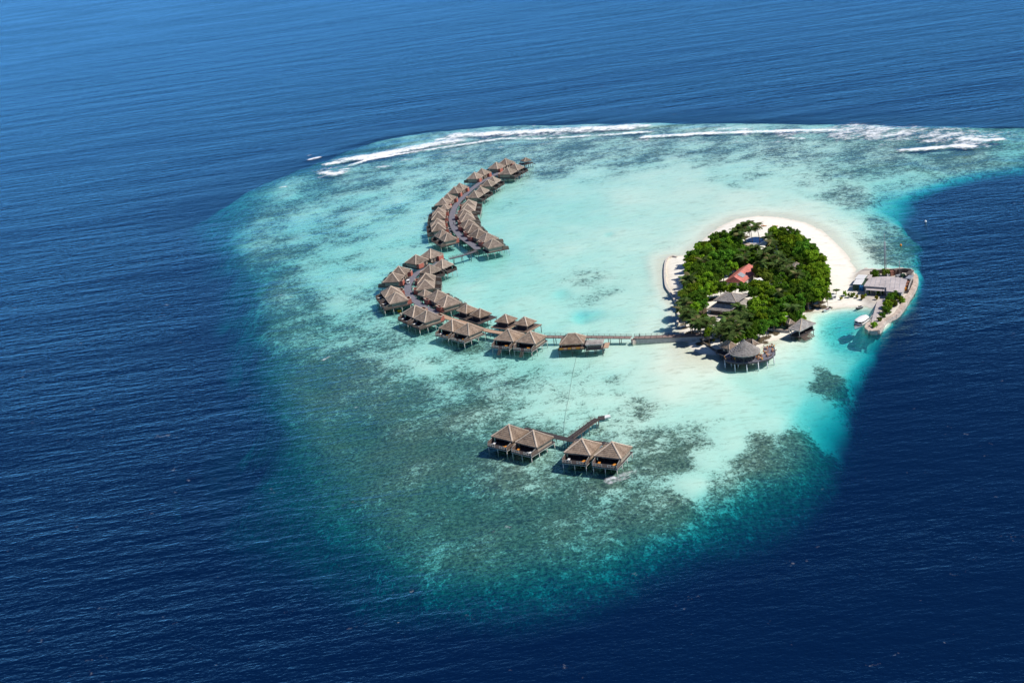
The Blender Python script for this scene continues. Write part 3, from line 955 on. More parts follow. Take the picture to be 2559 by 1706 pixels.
W_J2, L_J2 = walkway('solid_jetty', q6([(925, 238), (1100, 234), (1250, 227), (1400, 220), (1600, 211)]), 2.8, M_WALKK, 'brown jetty on solid concrete footing leading to the sandy island', 'jetty', rail=True, pile=False, skirt=3.0, kerb=M_WOOD)
W_T1, L_T1 = walkway('dark_jetty', q5([(600, 285), (780, 325), (960, 372), (1130, 412), (1300, 442), (1500, 464), (1680, 483), (1800, 500)]), 2.3, M_DARKWOOD, 'dark timber jetty running behind the four nearest villas', 'jetty', kerb=M_WOOD)
W_T2, L_T2 = walkway('dark_jetty', q5([(1270, 408), (1380, 330), (1500, 240), (1600, 170), (1650, 135)]), 2.3, M_DARKWOOD, 'straight dark timber jetty arm ending at the white pontoon', 'jetty', rail=True, kerb=M_WOOD)
W_T3, L_T3 = walkway('dark_jetty', q5([(1650, 137), (1700, 135), (1745, 128)]), 3.0, M_DARKWOOD, 'small dark landing stage beside the white floating pontoon', 'landing stage')

# jetty end block and pontoon
def placed(name, mb, mat, loc, rz, label, cat, group=None):
    o = mb.build(name, mat, None, loc, rz)
    return tag(o, label, cat, group)

pt = [at(1200 + p[0] / 5.6, 1020 + p[1] / 5.6, .5) for p in ((1705, 122), (1815, 98))]
c = (pt[0] + pt[1]) / 2
po = empty('floating_pontoon', (c.x, c.y, 0), math.atan2(pt[1].y - pt[0].y, pt[1].x - pt[0].x))
Lp = (pt[1] - pt[0]).length
MB().box((0, 0, .4), (Lp, 2.0, .25)).build('pontoon_deck', M_WHITE, po)
for i in range(4):
    MB().box((-Lp * .38 + i * Lp * .253, 0, .05), (Lp * .22, 1.9, .5)).build('float', M_METAL, po)
for s in (-1, 1):
    MB().bar((s * Lp * .4, 1.05, .5), (s * Lp * .4, 1.05, .95), .07, 6).build('bollard', M_BLACK, po)
tag(po, 'white floating pontoon at the end of the dark jetty arm', 'pontoon')
c = q6([(935, 272)], .8)[0]
blk = MB()
blk.box((0, 0, .2), (2.6, 2.4, 2.6)).box((0, 0, 1.55), (2.2, 2.0, .3))
placed('concrete_block', blk, M_PINK, (c.x, c.y, 0), .2, 'square pale concrete block in water where the solid jetty begins', 'block')

# ----- villas along the walkways
PAIRS1 = [[(1080,190),(1205,140)],[(1230,262),(1330,208)],[(785,325),(885,275)],[(965,425),(1030,382)],[(515,520),(585,473)],[(785,575),(868,522)],[(355,672),(420,615)],
          [(705,695),(690,755)],[(298,802),(290,858)],[(650,825),(680,880)],[(280,950),(290,1008)],[(705,965),(762,1020)],[(350,1100),(420,1142)],[(845,1092),(955,1140)]]
PAIRS2 = [[(860,205),(680,275)],[(1000,330),(850,395)],[(470,415),(395,495)],[(800,502),(790,580)],[(375,660),(435,735)],[(950,710),(1065,775)],[(670,895),(815,955)],
          [(1125,1065),(1320,1112)],[(1810,1185),(2080,1210)]]
PAIRS5 = [[(400,225),(740,305)],[(1420,420),(1845,465)]]
AP = 8.0
def A1(p): return at(1040 + p[0] / 5.406, 370 + p[1] / 5.407, AP)
def A2(p): return at(900 + p[0] / 4.9, 580 + p[1] / 4.9, AP)
def A5(p): return at(1200 + p[0] / 5.6, 1020 + p[1] / 5.6, AP)

ALLWALK = L_UP + L_BR + L_LO + L_TAN
def outward(c, u, lines):
    n = Vector((-u.y, u.x, 0))
    b = min(lines, key=lambda p: (p - Vector((c.x, c.y, 0))).length)
    to = Vector((c.x, c.y, 0)) - b
    if n.dot(to) < 0:
        n = -n
    return n, to.length

VILLAS = []      # (object, row, place along walkway)
def place_pair(pa, pb, lines, kind, row, **kw):
    u = (pb - pa); u.z = 0
    sep = u.length
    u.normalize()
    for i, p in enumerate((pa, pb)):
        n, gap = outward(p, u, lines)
        rz = math.atan2(n.y, n.x) - math.pi / 2
        sc = min(1.04, max(0.84, sep / 10.5))
        # the walkway-side corner where the bathroom sits mirrors within a pair
        xdir = Vector((math.cos(rz), math.sin(rz), 0))
        fl = ((pa + pb) / 2 - p).dot(xdir) > 0
        o = villa(p, rz, kind, sc, flip=fl, bridge=max(0, gap / sc - 5.3 - 1.5), **kw)
        VILLAS.append((o, row, p))

for i, (a, b) in enumerate(PAIRS1):
    left = i in (0, 2, 4, 6, 8, 10, 12)
    place_pair(A1(a), A1(b), L_UP, 'grey', 'upper outer' if left else 'upper inner')
for i, (a, b) in enumerate(PAIRS2[:7]):
    left = i in (0, 2, 4, 6)
    place_pair(A2(a), A2(b), L_LO + L_TAN[:6], 'grey', 'lower outer' if left else 'lower inner')
place_pair(A2(PAIRS2[7][0]), A2(PAIRS2[7][1]), L_TAN, 'brown', 'front', bath=False)
place_pair(A2(PAIRS2[8][0]), A2(PAIRS2[8][1]), L_TAN, 'brown', 'front', bath=False, steps=True)
for a, b in PAIRS5:
    place_pair(A5(a), A5(b), L_T1, 'brown', 'near', bath=False)
# the single villa at the near end of the upper arc
p = A1((1030, 1225))
u = (A1((1030, 1225)) - A1((845, 1092))); u.z = 0; u.normalize()
n, gap = outward(p, u, L_UP)
o = villa(p, math.atan2(n.y, n.x) - math.pi / 2, 'grey', 0.98, bath=False, flip=True, bridge=0)
tag(o, 'single thatched stilt villa where the upper walkway meets the footbridge', 'villa', 'overwater villas')

rows = {}
for o, r, p in VILLAS:
    rows.setdefault(r, []).append((o, p))
NAMES = {'upper outer': 'thatched stilt villa, {} from far end, left-hand row of the upper arc',
         'upper inner': 'thatched stilt villa, {} from far end, right-hand row of the upper arc',
         'lower outer': 'thatched stilt villa, {} from far end, left-hand row of the lower arc',
         'lower inner': 'thatched stilt villa, {} from far end, right-hand row of the lower arc',
         'front': 'brown thatched stilt villa in front of tan boardwalk, {} from left of four',
         'near': 'large brown thatched stilt villa on the isolated dark jetty, {} from left of four'}
for r, lst in rows.items():
    lst.sort(key=(lambda t: -t[1].y) if r not in ('front', 'near') else (lambda t: t[1].x))
    for i, (o, p) in enumerate(lst):
        tag(o, NAMES[r].format(ORD[i]), 'villa', 'overwater villas')

# ----- deck furniture of the nearest and front villas
def lounger_meshes():
    f = MB()
    f.box((0, 0, .3), (.7, 1.9, .08))
    for x in (-.3, .3):
        for y in (-.8, .8):
            f.box((x, y, .13), (.07, .07, .26))
    cu = MB()
    cu.box((0, -.3, .40), (.66, 1.3, .12))
    v = [(-.33, .35, .34), (.33, .35, .34), (.33, 1.0, .75), (-.33, 1.0, .75), (-.33, .30, .46), (.33, .30, .46), (.33, .94, .88), (-.33, .94, .88)]
    cu.add(v, [(3, 2, 1, 0), (4, 5, 6, 7), (0, 1, 5, 4), (1, 2, 6, 5), (2, 3, 7, 6), (3, 0, 4, 7)])
    return f.mesh('frame', M_WOOD), cu
_lf, _lc = lounger_meshes()
L_CUSH = {'white': _lc.mesh('cushion', M_WHITE), 'orange': _lc.mesh('cushion', M_ORANGE)}
def lounger(vo, lx, ly, rz, colr, label):
    sc = vo.scale[0]
    r0 = vo.rotation_euler[2]
    x = vo.location.x + sc * (lx * math.cos(r0) - ly * math.sin(r0))
    y = vo.location.y + sc * (lx * math.sin(r0) + ly * math.cos(r0))
    o = empty('sun_lounger', (x, y, DECK + .004), r0 + rz)
    o.scale = (1.25, 1.15, 1.1)
    link('frame', _lf, o)
    link('cushion', L_CUSH[colr], o)
    tag(o, label, 'lounger', 'loungers on villa decks')
near = [o for o, p in rows['near']]
front = [o for o, p in rows['front']]
for i, vo in enumerate(near):
    a, b = ('white', 'orange') if i in (0, 2) else ('orange', 'white' if i == 1 else 'orange')
    for sx, cl in ((1, a), (-1, b)):
        lounger(vo, sx * 2.6, 5.6, .25 * sx, cl, '{} sun lounger at {} end of deck, {} from left of four nearest villas'.format(cl, 'left' if sx > 0 else 'right', ORD[i]))
for i, vo in enumerate(front):
    lounger(vo, -1.8, 5.4, .9, 'orange', 'orange sun lounger on deck of front villa, {} from left of four'.format(ORD[i]))
    if i in (0,):
        lounger(vo, 2.4, 5.6, .2, 'white', 'white sun lounger on deck of leftmost front villa by tan boardwalk')
rr = rows['lower outer']
for j, i in enumerate((4, 5, 6, 7)):
    if i < len(rr):
        for sx in (-1, 1):
            lounger(rr[i][0], sx * 2.4, 5.8, .2, 'white', 'white sun lounger, {} side of deck, villa {} from far end, lower left row'.format('left' if sx > 0 else 'right', ORD[i]))

# ================================================================= PAVILIONS OVER THE WATER
def pavilion(name, c, rz, w, d, ze, za, ridge, th, label, cat='pavilion', deck=None, deckmat=None, open_=True, seed=5, posts=True, zdeck=DECK, group=None, wallmat=None, courses=6, post_h=None, stilts=True, rail=False):
    o = empty(name, (c[0], c[1], 0), rz)
    F = roof_faces(w, d, ze, za, ridge)
    rf = link('roof', thatch_mesh('roof', F, th, courses, 10, seed=seed), o)
    for a, b, cc, e in F:
        link('ridge_cap', ridge_mesh(Vector(a) * 0.985, Vector(e) + Vector((0, 0, .03)), r=.17), rf)
    if ridge > 0:
        link('ridge_cap', ridge_mesh((-ridge / 2, 0, za), (ridge / 2, 0, za), r=.22), rf)
    dw, dd = deck or (w + 1, d + 1)
    MB().box((0, 0, zdeck - .12), (dw, dd, .24)).build('deck', deckmat or M_DARKWOOD, o)
    if posts:
        pm = MB().bar((0, 0, zdeck), (0, 0, ze + .3), .13, 6).mesh('post', M_STILT)
        for x in (-w / 2 + .9, w / 2 - .9):
            for y in (-d / 2 + .9, d / 2 - .9):
                link('post', pm, o, (x, y, 0))
    if not open_:
        for s in (-1, 1):
            MB().box((s * (w / 2 - 1.2), 0, (zdeck + ze) / 2), (.12, d - 2.4, ze - zdeck)).build('side_wall', wallmat or M_WEAVE, o)
            MB().box((0, s * (d / 2 - 1.2), (zdeck + ze) / 2), (w - 2.6, .12, ze - zdeck)).build('front_wall', wallmat or M_DARKWOOD, o)
    if stilts:
        sm = PILE['dark']
        for i in range(3):
            for j in range(3):
                link('stilt', sm, o, ((i - 1) * (dw / 2 - .4), (j - 1) * (dd / 2 - .4), zdeck - DECK - .02))
    if rail:
        for s in (-1, 1):
            m = MB()
            for h in (.5, 1.0):
                m.bar((-dw / 2 + .1, s * (dd / 2 - .1), zdeck + h), (dw / 2 - .1, s * (dd / 2 - .1), zdeck + h), .05, 4)
            for i in range(7):
                m.box((-dw / 2 + .1 + (dw - .2) * i / 6, s * (dd / 2 - .1), zdeck + .5), (.1, .1, 1.0))
            m.build('railing', M_WOOD, o)
    tag(o, label, cat, group)
    return o

def ang(u): return math.atan2(u.y, u.x)
SPA = [((1300, 880), (1465, 930)), ((1775, 1000), (2010, 1032))]
lab = iter(['open thatched spa pavilion, leftmost of the four behind tan boardwalk', 'open thatched spa pavilion, second from left behind tan boardwalk',
            'open thatched spa pavilion, third from left behind tan boardwalk', 'open thatched spa pavilion, rightmost of the four behind tan boardwalk'])
for gi, (a, b) in enumerate(SPA):
    pa, pb = at(900 + a[0] / 4.9, 580 + a[1] / 4.9, 7.2), at(900 + b[0] / 4.9, 580 + b[1] / 4.9, 7.2)
    u = pb - pa
    for i, p in enumerate((pa, pb)):
        o = pavilion('spa_pavilion', p, ang(u), 7.6, 7.0, 4.4, 7.0, 0.3, TH_BROWN, next(lab), deck=(9.8, 10.6), deckmat=M_DARKWOOD if gi == 0 else M_WOOD, open_=False, wallmat=M_DARKWOOD, seed=20 + gi * 2 + i, group='spa pavilions')  # sides are open: the dark wall box stands in for the shaded interior
        for s in (-1, 1):
            MB().box((s * 4.6, 0, DECK + .12), (.3, 10.4, .2)).build('kerb', M_TAN if gi else M_WOOD, o)

# small shelters among the villas
p = A1((385, 758)); t_ = min(L_UP, key=lambda q: (q - Vector((p.x, p.y, 0))).length)
pavilion('walkway_shelter', at(1040 + 385 / 5.406, 370 + 758 / 5.407, 6.6), 1.2, 7.0, 6.0, 4.3, 6.4, 0.2, TH_GREY, 'small thatched shelter between villa pairs, left of the upper walkway', 'shelter', deck=(6, 6), seed=31)
pavilion('walkway_shelter', at(900 + 790 / 4.9, 580 + 705 / 4.9, 6.4), -1.0, 5.6, 5.4, 4.2, 6.3, 0.2, TH_GREY, 'small thatched shelter right of the lower walkway, between villa pairs', 'shelter', deck=(5, 5), seed=32)
# gazebo at the far tip
p = at(1040 + 1478 / 5.406, 370 + 128 / 5.407, 6.2)
g = pavilion('gazebo', p, .5, 5.6, 5.2, 4.3, 6.1, 0.1, TH_GREY, 'small open thatched gazebo at the far tip of the upper walkway', 'gazebo', deck=(7, 6.4), seed=33, rail=True)
st = MB()
for i in range(8):
    st.box((4.0 + .4 * i, 0, DECK - .15 - .28 * i), (.42, 1.6, .1))
st.build('steps', M_DARKWOOD, g)

# hipped pavilion beside the jetty, with its side kiosk
pl, pr = at(1340 + 235 / 3.7935, 780 + 305 / 3.7935, 4.3), at(1340 + 470 / 3.7935, 780 + 292 / 3.7935, 4.3)
u = pr - pl
c = at(1340 + 345 / 3.7935, 780 + 265 / 3.7935, 4.4)
Wd = u.length
g = pavilion('water_lounge', c, ang(u), Wd * 1.0, Wd * .86, 4.3, 7.4, Wd * .28, TH_BROWN, 'hipped brown thatch lounge on stilts in front of the timber jetty', 'pavilion', deck=(Wd * 1.12, Wd * .98), open_=False, wallmat=M_GLASS, seed=41, courses=8, rail=True)
for i in range(6):
    s = MB()
    s.box((0, 0, .25), (1.5, .8, .4)).box((0, .35, .6), (1.5, .2, .5))
    f_ = (-.42 + .17 * i)
    ca, sa = math.cos(ang(u)), math.sin(ang(u))
    lx, ly = f_ * Wd, -Wd * .44
    placed('cushioned_bench', s, M_PEACH if i % 2 else M_ORANGE, (c.x + lx * ca - ly * sa, c.y + lx * sa + ly * ca, DECK + .004), ang(u) + math.pi, 'cushioned bench on front edge of the water lounge, {} from left'.format(ORD[i]), 'bench', 'lounge benches')
c2 = at(1340 + 555 / 3.7935, 780 + 283 / 3.7935, 4.2)
k2 = empty('jetty_kiosk', (c2.x, c2.y, 0), ang(u))
MB().box((0, 0, DECK - .12), (7.2, 6.4, .24)).build('deck', M_DARKWOOD, k2)
kr = link('roof', thatch_mesh('roof', roof_faces(7.2, 5.6, 4.2, 4.75, 5.5), TH_OLD, 4, 8, seed=44), k2)
for s in (-1, 1):
    MB().box((s * 2.9, 0, 3.2), (.12, 4.6, 2.0)).build('side_wall', M_PINK, k2)
MB().box((0, -2.3, 3.2), (5.6, .12, 2.0)).build('front_wall', M_WOOD, k2)
MB().box((4.6, 1.0, DECK - .08), (2.0, 6.0, .16)).build('gangway', M_TAN, k2)
for i in range(3):
    for j in range(3):
        link('stilt', PILE['dark'], k2, ((i - 1) * 3.3, (j - 1) * 2.9, -.02))
tag(k2, 'flat grey roofed kiosk on stilts, right of the hipped water lounge', 'kiosk')

# ================================================================= ISLAND BUILDINGS
def rect_from(corners):
    """centre, size and heading of the rectangle nearest to four surveyed corners (front-left, front-right, back-right, back-left)"""
    a, b, c_, d = corners
    u = ((b - a) + (c_ - d)) / 2
    v = ((d - a) + (c_ - b)) / 2
    ctr = (a + b + c_ + d) / 4
    return ctr, u.length, v.length, math.atan2(u.y, u.x)

# round restaurant: conical roof, crescent deck, tables
ctr = z3((1185, 552), 6.0)
lft, rgt = z3((728, 575), 6.0), z3((1642, 590), 6.0)
RR = (rgt - lft).length / 2
ZD = 3.2
rs = empty('round_restaurant', (ctr.x, ctr.y, 0))
NF = 20
fc = []
for i in range(NF):
    a0, a1 = 2 * math.pi * i / NF, 2 * math.pi * (i + 1) / NF
    p0, p1 = (RR * math.cos(a0), RR * math.sin(a0), 6.0), (RR * math.cos(a1), RR * math.sin(a1), 6.0)
    fc.append((p0, p1, (0.02 * math.cos(a1), 0.02 * math.sin(a1), 10.6), (0.02 * math.cos(a0), 0.02 * math.sin(a0), 10.6)))
rf = link('conical_roof', thatch_mesh('conical_roof', fc, TH_CONE, 9, 3, drop=.35, lift=.11, seed=61, jit=.10), rs)
MB().bar((0, 0, 10.3), (0, 0, 10.95), .5, 8, .12).build('apex_cap', TH_CONE, rf)
outer = [(575, 770), (640, 835), (750, 868), (900, 890), (1100, 903), (1300, 898), (1500, 868), (1700, 826), (1880, 785), (2010, 705), (2082, 622), (2085, 520), (2045, 430), (1970, 395), (1760, 410), (1742, 500), (1762, 610), (1640, 690), (1420, 560), (1100, 480), (800, 540), (600, 680)]
dk = [z3(p, ZD) - Vector((ctr.x, ctr.y, 0)) for p in outer]
MB().prism([(p.x, p.y) for p in dk], ZD - .3, ZD).build('deck', M_WALK, rs)
sk = MB()
for i in range(17):
    p, q = dk[i], dk[i + 1]
    m_ = (p + q) / 2
    sk.box((m_.x, m_.y, ZD - .42), ((q - p).length + .1, .18, .6), math.atan2(q.y - p.y, q.x - p.x))
sk.build('fascia', M_DARKWOOD, rs)
rp = MB().box((0, 0, ZD + .45), (.09, .09, .9)).mesh('rail_post', M_STILTD)
for i in range(17):
    p, q = dk[i] * .985, dk[i + 1] * .985
    n = max(1, int((q - p).length / 1.6))
    for j in range(n):
        m_ = p.lerp(q, j / n)
        link('rail_post', rp, rs, (m_.x, m_.y, 0))
    MB().bar((p.x, p.y, ZD + .88), (q.x, q.y, ZD + .88), .05, 4).build('handrail', M_DARKWOOD, rs)
stm = MB().bar((0, 0, -3), (0, 0, ZD - .3), .24, 8, .2).mesh('stilt', simple_mat('white_piles', (0.62, 0.62, 0.60), 0.7, 0.12, 1.0))
for p in ((600, 800), (890, 880), (1240, 895), (1580, 850), (1840, 775), (2040, 680), (780, 760), (985, 780), (2020, 480), (1780, 480)):
    q = z3(p, ZD)
    link('stilt', stm, rs, (q.x - ctr.x, q.y - ctr.y, 0))
pm = MB().bar((0, 0, ZD), (0, 0, 6.1), .16, 6).mesh('roof_post', M_DARKWOOD)
for i in range(10):
    a = 2 * math.pi * i / 10
    link('roof_post', pm, rs, ((RR - .8) * math.cos(a), (RR - .8) * math.sin(a), 0))
cw = MB()
for i in range(16):
    a0, a1 = 2 * math.pi * i / 16, 2 * math.pi * (i + 1) / 16
    r_ = RR * .62
    cw.grid([[(r_ * math.cos(a0), r_ * math.sin(a0), ZD), (r_ * math.cos(a1), r_ * math.sin(a1), ZD)], [(r_ * math.cos(a0), r_ * math.sin(a0), 6.3), (r_ * math.cos(a1), r_ * math.sin(a1), 6.3)]])
cw.build('bar_wall', M_DARKWOOD, rs)
tag(rs, 'round restaurant with grey conical thatched roof and crescent deck on white piles', 'restaurant')

def chair_mesh(mat):
    m = MB()
    m.box((0, 0, .45), (.5, .5, .08)).box((0, .24, .75), (.5, .07, .55))
    for x in (-.2, .2):
        for y in (-.2, .2):
            m.box((x, y, .2), (.05, .05, .42))
    return m.mesh('dining_chair', mat)
CH = [chair_mesh(M_PEACH), chair_mesh(M_ORANGE)]
T_TOP = MB().bar((0, 0, .70), (0, 0, .76), .55, 12).mesh('table_top', M_TAN)
T_LEG = MB().bar((0, 0, 0), (0, 0, .70), .06, 6).bar((0, 0, 0), (0, 0, .05), .3, 8).mesh('table_leg', M_DARKWOOD)
TABLES = [(660, 790), (880, 790), (970, 800), (1070, 805), (1170, 805), (1600, 760), (1660, 800), (1620, 690), (1890, 700), (1810, 610), (1815, 490), (1990, 430), (2040, 560)]
for i, p in enumerate(TABLES):
    q = z3(p, ZD)
    o = empty('dining_table', (q.x, q.y, ZD + .003), .4 * i)
    link('table_top', T_TOP, o); link('table_leg', T_LEG, o)
    tag(o, 'small round dining table on the restaurant deck, {} along the deck from the left'.format(ORD[i]), 'table', 'restaurant tables')
    for s in range(3):
        a = 2.1 * s + .5 * i
        side = ['left', 'middle', 'right'][sorted(range(3), key=lambda k_: math.cos(2.1 * k_ + .5 * i)).index(s)]
        co = link('dining_chair', CH[(i + s) % 2], None, (q.x + .85 * math.cos(a), q.y + .85 * math.sin(a), ZD + .003), a - math.pi / 2)
        tag(co, 'orange cushioned chair, {} one of three at the {} restaurant table from left'.format(side, ORD[i]), 'chair', 'chairs on the restaurant deck')

def house(name, corners, ze, za, zf, th, label, ridge=.4, open_=False, wall=M_WEAVE, over=1.0, cat='house', seed=70, courses=6, axis='x', base=None):
    c, w, d, rz = rect_from(corners)
    o = empty(name, (c.x, c.y, 0), rz)
    F = roof_faces(w, d, ze, za, ridge * (w if axis == 'x' else d), axis)
    rf = link('roof', thatch_mesh('roof', F, th, courses, 10, seed=seed), o)
    for a, b, cc, e in F:
        link('ridge_cap', ridge_mesh(Vector(a) * 1.0, Vector(e), r=.15), rf)
    for s in (-1, 1):
        MB().box((s * (w / 2 - over), 0, (zf + ze) / 2), (.14, d - 2 * over, ze - zf)).build('side_wall', wall, o)
        MB().box((0, s * (d / 2 - over), (zf + ze) / 2), (w - 2 * over - .2, .14, ze - zf)).build('front_wall', wall, o)
    MB().box((0, -(d / 2 - over) - .08, zf + 1.0), (1.0, .08, 2.0)).build('door', M_DARKWOOD, o)
    MB().box((0, 0, zf - .12), (w - .6, d - .6, .24)).build('floor', base or M_DARKWOOD, o)
    tag(o, label, cat)
    return o

def quad(f, pts, z): return [f(p, z) for p in pts]
# huts beside the restaurant
house('thatched_hut', [z3((440, 400), 5.2), z3((745, 500), 5.2), z3((985, 370), 5.2), z3((690, 290), 5.2)], 5.0, 7.3, 3.0, TH_BROWN, 'brown thatched hut on piles left of the round restaurant', .15, seed=71)
house('thatched_hut', [z3((1250, 260), 4.4), z3((1490, 400), 4.4), z3((1555, 290), 4.4), z3((1290, 205), 4.4)], 4.2, 5.6, 2.2, TH_BROWN, 'small brown thatched hut half hidden behind the round restaurant', .2, seed=72)
dk2 = empty('timber_walkway', tuple(z3((560, 600), 2.8))[:2] + (0,), 0)
pts_ = [z3(p, 2.6) for p in ((440, 560), (600, 640), (760, 690), (900, 640))]
for i in range(3):
    a, b = pts_[i], pts_[i + 1]
    m_ = (a + b) / 2 - dk2.location
    MB().box((0, 0, 0), ((b - a).length + .2, 3.0, .3)).build('deck_panel', M_DARKWOOD, dk2, (m_.x, m_.y, 2.5 + .004 * i), math.atan2(b.y - a.y, b.x - a.x))
    for s in (-.4, .4):
        q = a.lerp(b, .5 + s) - dk2.location
        MB().bar((q.x, q.y, -2), (q.x, q.y, 2.4), .18, 6).build('pile', M_STILTD, dk2)
tag(dk2, 'dark raised deck joining the hut and the round restaurant', 'deck')

# boathouse pier pavilion
bc = [z8((375, 592), 4.6), z8((590, 638), 4.6), z8((858, 482), 4.6), z8((640, 435), 4.6)]
c, w, d, rz = rect_from(bc)
pv = pavilion('pier_pavilion', c, rz, w, d, 4.4, 7.4, w * .02, TH_OLD, 'grey thatched open pier pavilion standing in water at the bay', 'pavilion', deck=(w * .8, d * .98), seed=75, zdeck=1.7, courses=8)
pv2 = MB()
for i in range(5):
    pv2.box((w * .4 + .3 + .45 * i, -d * .1, 1.4 - .28 * i), (.46, d * .6, .12))
pv2.build('steps', M_WOOD, pv)
MB().box((0, d * .42, 2.4), (w * .75, .12, 1.4)).build('rear_screen', M_DARKWOOD, pv)
for s in (-1, 1):
    MB().box((s * w * .2, 0, 2.15), (w * .28, .5, .1)).build('bench', M_WOOD, pv)
hs = [z8((305, 455), 4.2), z8((385, 510), 4.2), z8((485, 480), 4.2), z8((400, 415), 4.2)]
house('garden_hut', hs, 4.0, 5.3, 1.6, TH_GREY, 'tiny thatched garden hut behind the pier pavilion', .3, seed=76, over=.5, cat='hut')

# two-tier hall
UC = [z4((1050, 418), 8.0), z4((1530, 462), 8.0), z4((1735, 298), 8.0), z4((1245, 245), 8.0)]
c, w, d, rz = rect_from(UC)
hall = empty('thatched_hall', (c.x, c.y, 0), rz)
up = link('upper_roof', thatch_mesh('upper_roof', roof_faces(w, d, 7.8, 10.0, w * .12), TH_OLD, 9, 14, seed=81), hall)
for a, b, cc, e in roof_faces(w, d, 7.8, 10.0, w * .12):
    link('ridge_cap', ridge_mesh(a, e, r=.15), up)
W2, D2 = w * 1.42, d * 1.42
lowF = []
for a, b, cc, e in roof_faces(W2, D2, 4.2, 8.9, w * .2):
    A_, B_, C_, E_ = map(Vector, (a, b, cc, e))
    lowF.append((A_, B_, B_.lerp(C_, .62), A_.lerp(E_, .62)))
lo_ = link('lower_roof', thatch_mesh('lower_roof', lowF, TH_OLD, 7, 14, seed=82), hall)
for a, b, cc, e in lowF:
    link('ridge_cap', ridge_mesh(a, e, r=.16), lo_)
MB().box((0, 0, 7.1), (w * .8, d * .8, 2.0)).build('clerestory', M_DARKWOOD, hall)
for s in (-1, 1):
    MB().box((s * W2 * .42, 0, 3.2), (.2, D2 * .84, 2.6)).build('side_wall', M_DARKWOOD, hall)
    MB().box((0, s * D2 * .42, 3.2), (W2 * .84, .2, 2.6)).build('front_wall', M_DARKWOOD, hall)
for i in range(6):
    MB().bar((-W2 * .45 + W2 * .18 * i, -D2 * .47, 1.9), (-W2 * .45 + W2 * .18 * i, -D2 * .47, 4.4), .14, 6).build('post', M_WOOD, hall)
MB().box((0, 0, 1.9), (W2 * .98, D2 * .98, .3)).build('floor', M_CONC, hall)
tag(hall, 'large hall with two-tier weathered grey thatched roof among the trees', 'hall')
pc = [z4((780, 840), 4.0), z4((965, 868), 4.0), z4((1100, 745), 4.0), z4((850, 715), 4.0)]
house('entrance_hut', pc, 3.9, 5.0, 1.7, TH_OLD, 'low grey thatched entrance hut in front of the two-tier hall', .5, seed=83, over=.7, cat='hut')

# red-roofed house
rc = [z5((262, 1200), 4.2), z5((690, 1225), 4.2), z5((755, 965), 4.2), z5((470, 950), 4.2)]
c, w, d, rz = rect_from(rc)
rh = empty('red_roofed_house', (c.x, c.y, 0), rz)
F = roof_faces(w, d, 4.2, 6.5, d * .94, 'y')
rm = MB()
for a, b, cc, e in F:
    a, b, cc, e = map(Vector, (a, b, cc, e))
    nrm = (b - a).cross(e - a).normalized()
    n = 10
    for i in range(n):
        # standing seams of the sheet roof
        p0, p1 = a.lerp(b, i / n), a.lerp(b, (i + 1) / n)
        q0, q1 = e.lerp(cc, i / n), e.lerp(cc, (i + 1) / n)
        rm.add([p0, p1 - (p1 - p0) * .12, q1 - (q1 - q0) * .12, q0], [(0, 1, 2, 3)])
        rm.add([p1 - (p1 - p0) * .12 + nrm * .05, p1 + nrm * .05, q1 + nrm * .05, q1 - (q1 - q0) * .12 + nrm * .05], [(0, 1, 2, 3)])
    rm.add([a, b, b - Vector((0, 0, .22)), a - Vector((0, 0, .22))], [(3, 2, 1, 0)])
rr_ = rm.build('roof', M_ROOFRED, rh)
MB().box((0, 0, 6.52), (.5, d * .94, .16)).build('ridge_cap', simple_mat('pale_red_ridge', (0.55, 0.22, 0.17), 0.6, 0.1, 1.0), rr_)
pt_ = MB()
a, b = Vector((w * .02, -d * .26, 6.05)), Vector((w * .34, -d * .34, 4.98))
pt_.box((0, 0, 0), (w * .30, d * .20, .05))
po_ = pt_.build('roof_patch', M_METAL, rr_, (w * .18, -d * .22, 5.86))
po_.rotation_euler = (0, math.atan2(2.4, w / 2), 0)
for s in (-1, 1):
    MB().box((s * (w / 2 - .6), 0, 2.9), (.2, d - 1.2, 2.7)).build('side_wall', M_CONC, rh)
    MB().box((0, s * (d / 2 - .6), 2.9), (w - 1.4, .2, 2.7)).build('gable_wall', M_CONC, rh)
for i in range(3):
    MB().box((-w * .25 + w * .25 * i, -(d / 2 - .6) - .11, 3.1), (1.1, .06, 1.1)).build('window', M_GLASS, rh)
tag(rh, 'house with red sheet metal roof and one grey patch', 'house')

